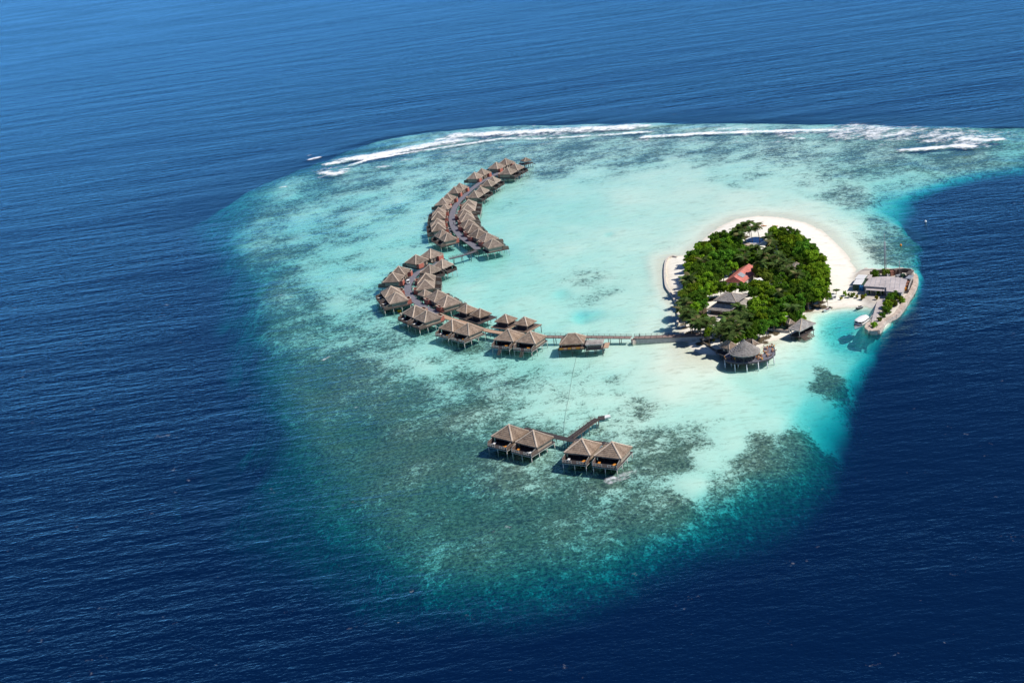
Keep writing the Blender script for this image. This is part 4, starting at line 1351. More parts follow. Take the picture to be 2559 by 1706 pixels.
# grey hut at the back and the white sheds
gc = [z5((1330, 930), 4.6), z5((1470, 960), 4.6), z5((1700, 910), 4.6), z5((1560, 870), 4.6)]
house('grey_roofed_hut', gc, 4.6, 6.6, 1.8, TH_OLD, 'grey thatched hut deep in the trees on the far right of island', .35, seed=84, cat='hut')
for i, (p, sx, sy, r_, lb) in enumerate((((845, 1170), 3.6, 2.6, .2, 'low white-roofed shed right beside the red-roofed house'), ((1215, 1205), 2.6, 2.6, .1, 'small white-roofed shed, the right-hand one among trees right of red house'),
                                         ((1060, 1230), 1.8, 2.0, 0, 'tiny white-roofed shed between the two other white sheds'))):
    q = z5(p, 4.2)
    o = empty('white_shed', (q.x, q.y, 0), r_)
    v = MB()
    v.add([(-sx / 2, -sy / 2, 4.0), (sx / 2, -sy / 2, 4.0), (sx / 2, sy / 2, 4.5), (-sx / 2, sy / 2, 4.5), (-sx / 2, -sy / 2, 4.1), (sx / 2, -sy / 2, 4.1), (sx / 2, sy / 2, 4.6), (-sx / 2, sy / 2, 4.6)],
          [(3, 2, 1, 0), (4, 5, 6, 7), (0, 1, 5, 4), (1, 2, 6, 5), (2, 3, 7, 6), (3, 0, 4, 7)])
    v.build('roof', M_WHITE, o)
    MB().box((0, 0, 2.9), (sx - .5, sy - .5, 2.2)).build('wall', M_CONC, o)
    MB().box((0, -(sy - .5) / 2 - .04, 2.8), (.9, .06, 1.9)).build('door', M_METAL, o)
    tag(o, lb, 'shed')

# swimming pool
pc_, pl_, pr_ = z5((790, 445), 2.1), z5((612, 445), 2.1), z5((968, 445), 2.1)
PR = (pr_ - pl_).length / 2 * .88
pool = empty('swimming_pool', (pc_.x, pc_.y, 0))
n = 28
ring = MB()
rows_ = [[], [], [], []]
for i in range(n + 1):
    a = 2 * math.pi * i / n
    sx, sy = math.cos(a), math.sin(a) * 1.25
    for k, (r_, z_) in enumerate(((PR, 2.08), (PR, 2.32), (PR + .55, 2.32), (PR + .55, 1.5))):
        rows_[k].append((r_ * sx, r_ * sy, z_))
ring.grid(rows_, False)
ring.build('coping', M_WHITE, pool)
t = NT('pool_water')
bs = t.n('ShaderNodeBsdfPrincipled', inp={'Roughness': 0.08, 'Specular IOR Level': 0.5})
pn_ = t.noise(t.obj(), 1.2, 3, 0.6)
t.link(t.mix(pn_, c4((0.004, 0.018, 0.075)), c4((0.010, 0.05, 0.16))), bs.inputs['Base Color'])
bp = t.n('ShaderNodeBump', inp={'Strength': .4, 'Distance': .05}); t.link(pn_, bp.inputs['Height']); t.link(bp.outputs[0], bs.inputs['Normal'])
t.link(bs.outputs[0], t.out.inputs['Surface'])
MB().prism([(PR * math.cos(2 * math.pi * i / n), PR * 1.25 * math.sin(2 * math.pi * i / n)) for i in range(n)], 1.2, 2.16).build('pool_water', t.m, pool)
pd = []
for i in range(9):
    a = math.pi * (.95 + .35 * i / 8)
    pd.append(((PR + 3.0) * math.cos(a), (PR + 3.0) * 1.25 * math.sin(a)))
for i in range(8, -1, -1):
    a = math.pi * (.95 + .35 * i / 8)
    pd.append(((PR + .56) * math.cos(a), (PR + .56) * 1.25 * math.sin(a)))
MB().prism(pd, 1.6, 2.2).build('pool_deck', M_PINK, pool)
tag(pool, 'round dark blue swimming pool with white rim at the back of the grove', 'pool')

# walls along the shore
def wall_along(name, pts, width, z0, z1, mat, label, capm=None, cat='wall', f=atd, step=3.0):
    line = spline([f(*p) if not isinstance(p, Vector) else p for p in pts], step)
    o = empty(name, (line[0].x, line[0].y, 0))
    for i in range(len(line) - 1):
        a, b = line[i] - line[0], line[i + 1] - line[0]
        m_ = (a + b) / 2
        L = (b - a).length
        rz = math.atan2(b.y - a.y, b.x - a.x)
        hz = rng.uniform(-.04, .04)
        MB().box((0, 0, (z0 + z1) / 2), (L + .05, width, z1 - z0)).build('wall_block', mat, o, (m_.x, m_.y, hz), rz)
        if capm:
            MB().box((0, 0, z1 + .06), (L + .02, width + .16, .12)).build('coping', capm, o, (m_.x, m_.y, hz), rz)
    tag(o, label, cat)
    return o
M_PALEW = simple_mat('pale_concrete', (0.60, 0.54, 0.47), 0.9, 0.15, 0.7, bump=0.03)
wall_along('sea_wall', [g3(p, .8) for p in ((240, 560), (180, 548), (130, 575), (104, 640), (97, 740), (102, 830), (115, 905), (160, 970), (205, 1040), (235, 1110), (248, 1170), (250, 1260), (245, 1340))], .7, -1.2, .85, M_PALEW, 'curved pale sea wall edging the left beach of the island', M_PALEW)
wall_along('retaining_wall', [g3(p, .9) for p in ((1290, 1405), (1400, 1412), (1500, 1420), (1600, 1425))], .6, -1.0, 1.5, M_CONC, 'low concrete retaining wall running to the pier pavilion', M_PINK)
wall_along('beach_groyne', [z4(p, .5) for p in ((715, 1195), (790, 1290), (900, 1370), (1020, 1460))] + [z3((360, 560), .6), z3((470, 620), .6)], .5, -1.0, 1.0, M_STILTD, 'dark timber groyne slanting across the sand below the jetty', None)
wall_along('hedge_wall', [g3(p, 2.2) for p in ((1330, 1365), (1420, 1372), (1520, 1372))], .7, 1.0, 2.4, M_GREEN, 'dark planted wall behind the retaining wall near the pier pavilion', None)
gt = empty('jetty_gate', tuple(z4((920, 1130), 2.2))[:2] + (0,), .2)
for s in (-1, 1):
    MB().box((s * 1.5, 0, 2.2), (.4, .4, 3.0)).build('gate_post', M_WOOD, gt)
link('roof', thatch_mesh('roof', roof_faces(4.4, 2.6, 3.5, 4.4, 2.4), TH_BROWN, 4, 6, seed=88), gt)
tag(gt, 'small thatched gateway where the jetty meets the island sand', 'gate')

# ================================================================= SERVICE COMPOUND AND QUAY
zr = 4.6
main = [(690, 645), (760, 520), (890, 395), (1060, 372), (1240, 362), (1500, 372), (1740, 396), (1965, 448), (1915, 600), (1822, 838), (1350, 788), (1352, 684), (790, 645)]
mp = [z7(p, zr) for p in main]
mc = sum(mp, Vector((0, 0, 0))) / len(mp)
wh = empty('warehouse', (mc.x, mc.y, 0))
loc2 = [(p.x - mc.x, p.y - mc.y) for p in mp]
MB().prism(loc2, zr - .22, zr).build('roof', M_ROOFPALE, wh)
MB().prism([(x * .94, y * .94) for x, y in loc2], 1.2, zr - .22).build('wall', M_CONC, wh)
for i in range(7):
    a, b = z7((930 + 140 * i, 405), zr) - mc, z7((860 + 145 * i, 640 if i < 3 else 740), zr) - mc
    m_ = (a + b) / 2
    MB().box((m_.x, m_.y, zr + .03), ((b - a).length, .12, .06), math.atan2(b.y - a.y, b.x - a.x)).build('roof_seam', M_METAL, wh)
aw = [z7(p, 3.7) - mc for p in ((775, 660), (1352, 692), (1345, 792), (745, 755))]
MB().prism([(p.x, p.y) for p in aw], 3.55, 3.68).build('awning', M_ROOFPALE, wh)
for i in range(5):
    q = aw[3].lerp(aw[2], i / 4)
    MB().bar((q.x, q.y, 1.2), (q.x, q.y, 3.55), .09, 6).build('post', M_METAL, wh)
bd = aw[0].lerp(aw[1], .5)
for i in range(4):
    q = aw[0].lerp(aw[1], .15 + .23 * i) * .985
    MB().box((q.x, q.y, 2.3), (2.0, .12, 2.1), math.atan2(aw[1].y - aw[0].y, aw[1].x - aw[0].x)).build('roller_door', M_DARKWOOD, wh)
tag(wh, 'wide low warehouse with pale flat sheet roof in the compound', 'warehouse')

for i, (cn, lb) in enumerate((([(505, 305), (772, 322), (722, 440), (452, 432)], 'white-topped shipping container, the farther of two on the sand'), ([(450, 442), (702, 452), (632, 592), (370, 590)], 'white-topped shipping container, the nearer of two on the sand'))):
    pts_ = [z7(p, 3.9) for p in (cn[3], cn[2], cn[1], cn[0])]
    c, w, d, rz = rect_from(pts_)
    o = empty('shipping_container', (c.x, c.y, 1.25), rz)
    bb = MB()
    nrib = 14
    bb.box((0, 0, 1.3), (w * .98, d * .97, 2.5))
    bb.build('body', M_GREEN, o)
    MB().box((0, 0, 2.6), (w, d, .1)).build('roof', M_WHITE, o)
    rbm = MB().box((0, 0, 1.3), (.12, .06, 2.4)).mesh('side_rib', M_GREEN)
    for k in range(nrib):
        for s in (-1, 1):
            link('side_rib', rbm, o, (-w * .47 + w * .94 * k / (nrib - 1), s * (d * .485 + .02), 0))
    seam = MB().box((0, 0, 2.67), (w * .98, .06, .04)).mesh('roof_seam', M_METAL)
    for s in (-.25, 0, .25):
        link('roof_seam', seam, o, (0, s * d, 0))
    tag(o, lb, 'container', 'shipping containers')
for i, p in enumerate(((585, 700), (655, 720))):
    q = z7(p, 2.2)
    o = empty('blue_water_tank', (q.x, q.y, 1.25))
    MB().bar((0, 0, 0), (0, 0, 2.2), .55, 14).bar((0, 0, 2.2), (0, 0, 2.45), .55, 14, .2).build('body', M_BLUE, o)
    for k in range(4):
        MB().bar((0, 0, .3 + .5 * k), (0, 0, .38 + .5 * k), .58, 14).build('hoop', M_BLUE, o)
    tag(o, 'blue cylindrical tank beside the containers, {}'.format('left one of two' if i == 0 else 'right one of two'), 'tank', 'blue tanks')

wall_along('compound_wall', [z7(p, 2.5) for p in ((870, 245), (1130, 205), (1450, 180), (1700, 163), (1950, 158), (2100, 182), (2150, 235), (2135, 330), (2095, 480), (2030, 650), (1995, 800))], .3, 1.0, 3.0, M_STILTD, 'dark boundary wall curving round the back of the compound', M_CONC)
sea = [g4(p, 1.4) for p in ((1470, 520), (1497, 560), (1495, 640), (1440, 770), (1385, 850), (1330, 945), (1205, 1115), (1065, 1185), (985, 1265), (930, 1355), (850, 1372), (780, 1345), (768, 1300), (830, 1215))]
wall_along('quay_sea_wall', sea, 2.0, -1.4, 1.75, M_PINK, 'thick pinkish sea wall round the outer edge of the quay')
qy = [g4(p, 1.4) for p in ((915, 925), (1048, 880), (1010, 1000), (950, 1090), (890, 1200), (830, 1230), (845, 1170))]
qc = sum(qy, Vector((0, 0, 0))) / len(qy)
q_ = MB().prism([(p.x - qc.x, p.y - qc.y) for p in qy], -1.4, 1.5)
placed('quay_slab', q_, M_ROOFPALE, (qc.x, qc.y, 0), 0, 'smooth pale concrete quay ramp beside the moored boat', 'quay')
# machinery and stores behind the warehouse
def crate(p, s, mat, label, rz=0.0, name='storage_crate'):
    q = z7(p, 1.25)
    m_ = MB().box((0, 0, s[2] / 2), (s[0] * .94, s[1] * .94, s[2] * .96))
    for sx in (-1, 1):
        for sy in (-1, 1):
            m_.box((sx * s[0] * .47, sy * s[1] * .47, s[2] / 2), (s[0] * .1, s[1] * .1, s[2]))
    m_.box((0, 0, s[2]), (s[0], s[1], s[2] * .08))
    placed(name, m_, mat, (q.x, q.y, 1.26), rz, label, 'crate', 'stores in the compound yard')
crate((1420, 330), (2.2, 2.0, 1.2), M_WHITE, 'white store box at left end of the compound yard', .2)
crate((1510, 330), (1.6, 1.8, 2.0), M_RUST, 'rust brown crate beside the white box in compound yard', .1)
crate((1640, 300), (1.8, 1.8, 2.2), M_WOOD, 'tall brown crate in the middle of compound yard', .3)
crate((1750, 300), (1.4, 1.6, 2.4), M_STILTD, 'tall dark crate right of middle in compound yard', 0)
crate((1720, 370), (2.6, 1.2, .9), M_METAL, 'low grey metal bin in front of tall crates in yard', .2)
crate((1840, 370), (1.6, 1.4, 1.2), M_GREEN, 'small green bin at right of compound yard', .1)
crate((1590, 240), (1.6, 1.4, 1.3), M_PINK, 'pinkish box near the back wall of compound yard', .1)
crate((1950, 620), (2.0, 2.4, 1.6), M_RUST, 'rusty bin right of the warehouse, upper of the pile', .4)
crate((1920, 690), (1.8, 1.6, 1.3), M_RUST, 'rusty bin right of the warehouse, lower of the pile', .1)
crate((1880, 770), (1.5, 1.5, 1.2), M_ORANGE, 'orange box at the warehouse front right corner', .2)
for i, (cn, mt, lb) in enumerate((([(1965, 290), (2120, 300), (2130, 185), (1985, 180)], M_STILTD, 'dark roofed shed in the far corner of the compound'), ([(1950, 420), (2090, 440), (2115, 330), (1970, 325)], M_METAL, 'pale grey roofed shed by the compound right wall'))):
    c, w, d, rz = rect_from([z7(p, 3.4) for p in cn])
    o = empty('yard_shed', (c.x, c.y, 1.2), rz)
    MB().box((0, 0, 2.2), (w, d, .14)).build('roof', mt, o)
    MB().box((0, 0, 1.06), (w * .88, d * .88, 2.12)).build('wall', M_CONC, o)
    MB().box((0, -d * .44 - .03, .95), (.9, .06, 1.9)).build('door', M_DARKWOOD, o)
    tag(o, lb, 'shed')
c, w, d, rz = rect_from([z7(p, 3.2) for p in ((790, 420), (870, 430), (905, 310), (830, 310))])
o = empty('yard_shed', (c.x, c.y, 1.2), rz)
MB().box((0, 0, 2.0), (w, d, .12)).build('roof', M_ROOFPALE, o)
MB().box((0, 0, .97), (w * .86, d * .9, 1.94)).build('wall', M_CONC, o)
tag(o, 'narrow pale roofed shed between containers and the warehouse', 'shed')
# masts
def mast(p, z0, h, w_, label, name='radio_mast'):
    q = g4(p, z0)
    o = empty(name, (q.x, q.y, z0))
    for k in range(3):
        a = 2 * math.pi * k / 3
        MB().bar((w_ * math.cos(a), w_ * math.sin(a), 0), (w_ * .8 * math.cos(a), w_ * .8 * math.sin(a), h), .12, 5).build('leg', M_METAL, o)
    br = MB()
    n = max(3, int(h / 1.2))
    for i in range(n):
        for k in range(3):
            a0, a1 = 2 * math.pi * k / 3, 2 * math.pi * (k + 1) / 3
            br.bar((w_ * math.cos(a0), w_ * math.sin(a0), h * i / n), (w_ * .9 * math.cos(a1), w_ * .9 * math.sin(a1), h * (i + 1) / n), .04, 4, caps=False)
    b_ = br.build('bracing', M_METAL, o)
    b_['kind'] = 'stuff'
    MB().bar((0, 0, h), (0, 0, h * 1.28), .10, 5).build('aerial', M_METAL, o)
    tag(o, label, 'mast')
mast((1040, 440), 1.2, 13.0, .42, 'tall lattice radio mast rising behind the warehouse')
q = g4((1253, 450), 1.2)
lp = empty('lamp_post', (q.x, q.y, 1.2))
MB().bar((0, 0, 0), (0, 0, 4.4), .13, 6).build('pole', M_METAL, lp)
MB().box((.25, 0, 4.4), (.6, .2, .12)).build('lamp_head', M_METAL, lp)
tag(lp, 'thin lamp post in the compound yard right of the mast', 'lamp post')

# ================================================================= BOATS
def hull_rows(L, B, H, n=14, bow=0.55, sheer=.35, flat=.8):
    rows = []
    for i in range(n + 1):
        t = i / n
        wdt = B / 2 * (1 - max(0, (t - bow) / (1 - bow)) ** 2.2) * (.86 + .14 * min(1, t / .25))
        z = H + sheer * max(0, (t - .4) / .6) ** 2
        k = -.15 + .35 * max(0, (t - .8) / .2)
        y = -L / 2 + L * t
        rows.append([(-wdt, y, z), (-wdt * .92, y, z * .45), (-wdt * flat * .7, y, k * .4), (0, y, k), (wdt * flat * .7, y, k * .4), (wdt * .92, y, z * .45), (wdt, y, z)])
    return rows
# covered dhoni moored by the quay
b0, s0 = z8((1655, 575), .3), z8((1850, 430), .3)
c = (b0 + s0) / 2
dv = b0 - s0
Ld = dv.length * 1.2
bt = empty('covered_boat', (c.x - 1.2, c.y - .5, 0), math.atan2(dv.y, dv.x) - math.pi / 2)
Bd = Ld * .34
rws = hull_rows(Ld, Bd, 1.0)
hm = MB().grid(rws, True)
hm.add(rws[0], [tuple(range(6, -1, -1))])
hb = hm.build('hull', M_WHITE, bt)
MB().grid([[(p[0][0] * .96, p[0][1], p[0][2] - .25), (p[6][0] * .96, p[6][1], p[6][2] - .25)] for p in rws], False).build('deck', M_CONC, bt)
st = MB()
for s in (0, 6):
    for i in range(len(rws) - 1):
        st.bar(rws[i][s], rws[i + 1][s], .07, 4, caps=False)
st.build('gunwale', M_BLACK, hb)
cab = MB()
for x0, y0, sx, sy in ((0, 0, Bd * .86, Ld * .56),):
    for s in (-1, 1):
        cab.box((s * sx / 2, y0 - Ld * .06, 1.25), (.1, sy, .7))
    cab.box((0, y0 - Ld * .06 - sy / 2, 1.25), (sx, .1, .7)).box((0, y0 - Ld * .06 + sy / 2, 1.25), (sx, .1, .7))
cb = cab.build('cabin_side', M_WHITE, bt)
gw = MB()
for s in (-1, 1):
    gw.box((s * Bd * .42, -Ld * .06, 2.0), (.05, Ld * .5, .8))
gw.box((0, -Ld * .06 + Ld * .27, 2.0), (Bd * .7, .05, .8))
gw.build('window_band', M_GLASS, bt)
pm_ = MB().bar((0, 0, 1.0), (0, 0, 2.5), .06, 5).mesh('canopy_post', M_WHITE)
for s in (-1, 1):
    for k in range(4):
        link('canopy_post', pm_, bt, (s * Bd * .43, -Ld * .34 + Ld * .19 * k, 0))
cn_ = MB()
rws2 = []
for i in range(13):
    t_ = i / 12
    y = -Ld * .40 + Ld * .70 * t_
    wv = Bd * .54 * math.sqrt(max(.02, 1 - (abs(t_ - .5) * 2) ** 4.0))
    rws2.append([(wv * math.sin(math.pi * (j / 8 - .5)), y, 2.5 + .42 * math.cos(math.pi * (j / 8 - .5))) for j in range(9)])
cn_.grid(rws2, True)
cn_.grid([[(p[0], p[1], 2.44) for p in (r_[0], r_[8])] for r_ in rws2], False)
cn_.build('canopy', M_WHITE, bt)
MB().box((0, -Ld * .49, .8), (.5, .4, .9)).build('outboard_motor', M_BLACK, bt)
for s in (-1, 1):
    MB().bar((s * Bd * .5, -Ld * .1, .3), (s * Bd * .5, -Ld * .1, .9), .16, 8).build('fender', M_BLACK, bt)
tag(bt, 'white covered passenger boat moored beside the quay ramp', 'boat')
# open skiff
b0, s0 = z8((1018, 285), .2), z8((1130, 232), .2)
c = (b0 + s0) / 2; dv = b0 - s0; Ls = dv.length
sk_ = empty('motor_skiff', (c.x, c.y, 0), math.atan2(dv.y, dv.x) - math.pi / 2)
rws = hull_rows(Ls, 1.9, .65)
hm = MB().grid(rws, True); hm.add(rws[0], [tuple(range(6, -1, -1))])
hm.build('hull', M_WHITE, sk_)
MB().grid([[(p[0][0] * .94, p[0][1], p[0][2] - .22), (p[6][0] * .94, p[6][1], p[6][2] - .22)] for p in rws], False).build('floor', M_WHITE, sk_)
for k in range(2):
    MB().box((0, -Ls * .2 + Ls * .25 * k, .62), (1.5, .35, .12)).build('seat', M_RUST, sk_)
MB().box((0, -Ls * .5 - .1, .9), (.4, .45, .7)).bar((0, -Ls * .5 - .1, .6), (0, -Ls * .5 - .1, -.3), .08, 5).build('outboard_motor', M_BLACK, sk_)
tag(sk_, 'small open white motor boat drifting in the bay shallows', 'boat')
# jet ski
q = z8((1668, 222), .1)
js = empty('jet_ski', (q.x, q.y, 0), 1.9)
rws = hull_rows(3.4, 1.25, .5, bow=.4)
hm = MB().grid(rws, True); hm.add(rws[0], [tuple(range(6, -1, -1))])
hm.build('hull', M_BLACK, js)
MB().grid([[(p[0][0], p[0][1], p[0][2] + .01), (0, p[0][1], p[0][2] + .22), (p[6][0], p[6][1], p[6][2] + .01)] for p in rws], True).build('top_deck', M_METAL, js)
MB().box((0, -.5, .85), (.4, 1.3, .3)).build('seat', M_BLACK, js)
MB().bar((0, .35, .6), (0, .2, 1.2), .09, 5).bar((-.4, .2, 1.2), (.4, .2, 1.2), .05, 5).build('handlebar', M_BLACK, js)
tag(js, 'dark jet ski floating near the beach inside the bay', 'jet ski')
for i, (p, mt, lb) in enumerate(((at(2251, 614, 0), M_ORANGE, 'faded orange buoy on the reef flat beyond the compound'), (at(2313, 555, 0), M_WHITE, 'small white mooring buoy in blue water, right of island'))):
    m_ = MB()
    rg_ = []
    for j in range(6):
        a = math.pi * (j / 5 - .5)
        rg_.append([(.6 * math.cos(a) * math.cos(b_), .6 * math.cos(a) * math.sin(b_), .25 + .6 * math.sin(a)) for b_ in [2 * math.pi * k / 10 for k in range(11)]])
    m_.grid(rg_, True).bar((0, 0, .8), (0, 0, 1.15), .1, 6)
    placed('mooring_buoy', m_, mt, (p.x, p.y, 0), 0, lb, 'buoy', 'mooring buoys')

# submerged pipe between the jetties
pp = [at(1340 + 390 / 3.7935, 780 + 385 / 3.7935, -.9)] + [at(*p, -.9) for p in ((1436, 910), (1428, 950), (1420, 1000), (1412, 1040), (1408, 1080))]
pb_ = MB()
ln = spline(pp, 4.0)
def bz(x, y):
    z_, _ = bed(np.array([x]), np.array([y])); return float(z_[0])
zz = [bz(p.x, p.y) for p in ln]
for i in range(len(ln) - 1):
    pb_.bar((ln[i].x - ln[0].x, ln[i].y - ln[0].y, zz[i] + .12), (ln[i + 1].x - ln[0].x, ln[i + 1].y - ln[0].y, zz[i + 1] + .12), .10, 6, caps=False)
placed('sunken_pipe', pb_, M_PALEW, (ln[0].x, ln[0].y, 0), 0, 'thin pale pipe lying on the lagoon floor between the two jetties', 'pipe')

# buggy on the lower walkway
q = at(900 + 592 / 4.9, 580 + 632 / 4.9, DECK)
nb = min(range(len(L_LO) - 1), key=lambda i: (L_LO[i] - Vector((q.x, q.y, 0))).length)
dv = L_LO[nb + 1] - L_LO[nb]
bg = empty('golf_buggy', (q.x, q.y, DECK + .01), math.atan2(dv.y, dv.x) - math.pi / 2)
v = MB()
v.box((0, 0, .45), (1.3, 2.6, .3)).box((0, 1.1, .75), (1.2, .5, .4)).box((0, -1.0, .8), (1.25, .6, .45))
v.build('body', M_WHITE, bg)
MB().box((0, -.25, .85), (1.2, .55, .2)).box((0, -.55, 1.15), (1.2, .14, .5)).build('seat', M_BLACK, bg)
MB().box((0, -.05, 1.95), (1.4, 2.3, .1)).build('roof', M_WHITE, bg)
pm_ = MB().bar((0, 0, .6), (0, 0, 1.92), .04, 5).mesh('roof_post', M_METAL)
for x in (-.6, .6):
    for y in (-1.1, .95):
        link('roof_post', pm_, bg, (x, y, 0))
wm = MB().bar((-.12, 0, 0), (.12, 0, 0), .26, 12).mesh('wheel', M_BLACK)
for x in (-.62, .62):
    for y in (-.85, .85):
        link('wheel', wm, bg, (x, y, .26))
MB().bar((.3, .55, .9), (.3, .35, 1.15), .03, 5).bar((.12, .35, 1.15), (.48, .35, 1.15), .035, 5).build('steering_wheel', M_BLACK, bg)
tag(bg, 'white golf buggy with roof on the lower curved walkway', 'buggy')

# ================================================================= PEOPLE
def person(p, rz, label, shirt, trousers, stride=.22):
    """one continuous body grown over a posed skeleton"""
    me = bpy.data.meshes.new('person')
    V = [(0, 0, .95), (0, 0, 1.15), (0, .01, 1.38), (0, .01, 1.50), (0, .03, 1.62), (0, .02, 1.74),
         (-.10, stride * .4, .90), (-.11, stride * .7, .50), (-.11, stride * .8, .08), (-.11, stride + .14, .04),
         (.10, -stride * .3, .90), (.11, -stride * .5, .50), (.11, -stride * 1.1, .10), (.11, -stride * 1.1 + .16, .05),
         (-.19, 0, 1.42), (-.24, -.06, 1.14), (-.23, .06, .90), (-.22, .10, .80),
         (.19, 0, 1.42), (.24, .05, 1.14), (.23, .12, .90), (.22, .17, .82)]
    Ed = [(0, 1), (1, 2), (2, 3), (3, 4), (4, 5), (0, 6), (6, 7), (7, 8), (8, 9), (0, 10), (10, 11), (11, 12), (12, 13), (2, 14), (14, 15), (15, 16), (16, 17), (2, 18), (18, 19), (19, 20), (20, 21)]
    Rd = [.15, .14, .16, .06, .105, .075, .10, .07, .05, .045, .10, .07, .05, .045, .07, .05, .04, .035, .07, .05, .04, .035]
    me.from_pydata(V, Ed, [])
    me.materials.append(shirt); me.materials.append(trousers); me.materials.append(M_SKIN)
    o = link('person', me, None, p, rz)
    sk = o.modifiers.new('skin', 'SKIN')
    for i, r_ in enumerate(Rd):
        me.skin_vertices[0].data[i].radius = (r_, r_ * (.75 if i in (1, 2) else 1))
    me.skin_vertices[0].data[0].use_root = True
    o.modifiers.new('sub', 'SUBSURF').levels = 1
    o.modifiers['sub'].render_levels = 1
    hr = MB()
    rg_ = []
    for j in range(5):
        a = math.pi * .5 * j / 4
        rg_.append([(.118 * math.cos(a) * math.cos(b_), .02 + .125 * math.cos(a) * math.sin(b_), 1.69 + .11 * math.sin(a)) for b_ in [2 * math.pi * k / 10 for k in range(11)]])
    hr.grid(rg_, True).build('hair', M_BLACK, o)
    tag(o, label, 'person')
    return o
for V_ in (0,):
    q = at(1340 + 978 / 3.7935, 780 + 224 / 3.7935, DECK)
    nb = min(L_J2, key=lambda p: (p - Vector((q.x, q.y, 0))).length)
    person((nb.x, nb.y, DECK + .02), -1.5, 'person in dark clothes walking along the solid jetty to the island', M_CLOTHD, M_CLOTHD)
    nb = min(L_UP, key=lambda p: (p - Vector((*tuple(at(1040 + 500 / 5.406, 370 + 1045 / 5.407, DECK))[:2], 0))).length)
    person((nb.x + .5, nb.y, DECK + .02), .3, 'person in dark clothes walking on the upper curved walkway', M_CLOTHD, M_CLOTHD)

# ================================================================= BEACH THINGS
def beach_lounger(q, rz, label):
    o = empty('beach_lounger', (q.x, q.y, bz(q.x, q.y) + .02), rz)
    link('frame', _lf, o); link('cushion', L_CUSH['orange'], o)
    tag(o, label, 'lounger', 'loungers on the beach')
for i, p in enumerate(((930, 198), (965, 198), (1140, 198), (1172, 202))):
    beach_lounger(z5(p, 1.0), 1.4, 'wooden lounger on the far beach behind the pool, {} from left'.format(ORD[i]))
for i, p in enumerate(((1975, 715), (2050, 860))):
    beach_lounger(z5(p, 1.2), .4, 'wooden lounger on the right beach against the trees, {} one'.format('farther' if i == 0 else 'nearer'))
q = z8((1205, 40), 1.0)
hb_ = empty('beach_kiosk', (q.x, q.y, bz(q.x, q.y)), .2)
MB().box((0, 0, .7), (1.6, 1.4, 1.4)).build('body', M_WHITE, hb_)
MB().box((0, 0, 1.5), (2.0, 1.8, .12)).build('roof', M_WHITE, hb_)
MB().box((0, -.72, .9), (1.1, .06, .6)).build('hatch', M_GLASS, hb_)
tag(hb_, 'small white kiosk on sand where the bay meets the trees', 'kiosk')

# ================================================================= TREES
def leaf_mat(name, c1, c2):
    t = NT(name)
    o = t.obj()
    nz = t.noise(o, 0.7, 2, 0.6)
    oi = t.n('ShaderNodeObjectInfo').outputs['Random']
    g_ = t.n('ShaderNodeNewGeometry').outputs['Random Per Island']
    s = t.math('ADD', t.math('MULTIPLY', nz, .55), t.math('MULTIPLY', g_, .45))
    cc = t.mix(t.ramp(s, ((.25, 0.0), (.75, 1.0))), c4(c1), c4(c2))
    hsv = t.n('ShaderNodeHueSaturation')
    t.link(cc, hsv.inputs['Color'])
    t.link(t.math('ADD', .485, t.math('MULTIPLY', oi, .03)), hsv.inputs['Hue'])
    t.link(t.math('ADD', .7, t.math('MULTIPLY', oi, .75)), hsv.inputs['Value'])
    df = t.n('ShaderNodeBsdfDiffuse'); t.link(hsv.outputs[0], df.inputs['Color'])
    tl = t.n('ShaderNodeBsdfTranslucent'); t.link(hsv.outputs[0], tl.inputs['Color'])
    mx = t.n('ShaderNodeMixShader', inp={0: .36}); t.link(df.outputs[0], mx.inputs[1]); t.link(tl.outputs[0], mx.inputs[2])
    t.link(mx.outputs[0], t.out.inputs['Surface'])
    MATS[name] = t.m
    return t.m
LEAF = {'bright': leaf_mat('leaves_bright', (0.11, 0.215, 0.012), (0.29, 0.43, 0.030)), 'dark': leaf_mat('leaves_dark', (0.055, 0.135, 0.014), (0.15, 0.285, 0.028)),
        'olive': leaf_mat('leaves_olive', (0.09, 0.13, 0.015), (0.20, 0.25, 0.035)), 'yellow': leaf_mat('leaves_yellow', (0.17, 0.18, 0.015), (0.38, 0.34, 0.03))}
PALM = leaf_mat('palm_fronds', (0.045, 0.10, 0.022), (0.15, 0.20, 0.06))
PALMY = leaf_mat('palm_fronds_dry', (0.14, 0.14, 0.05), (0.30, 0.27, 0.12))
BARK = simple_mat('bark', (0.16, 0.12, 0.09), 0.9, 0.3, 2.0)

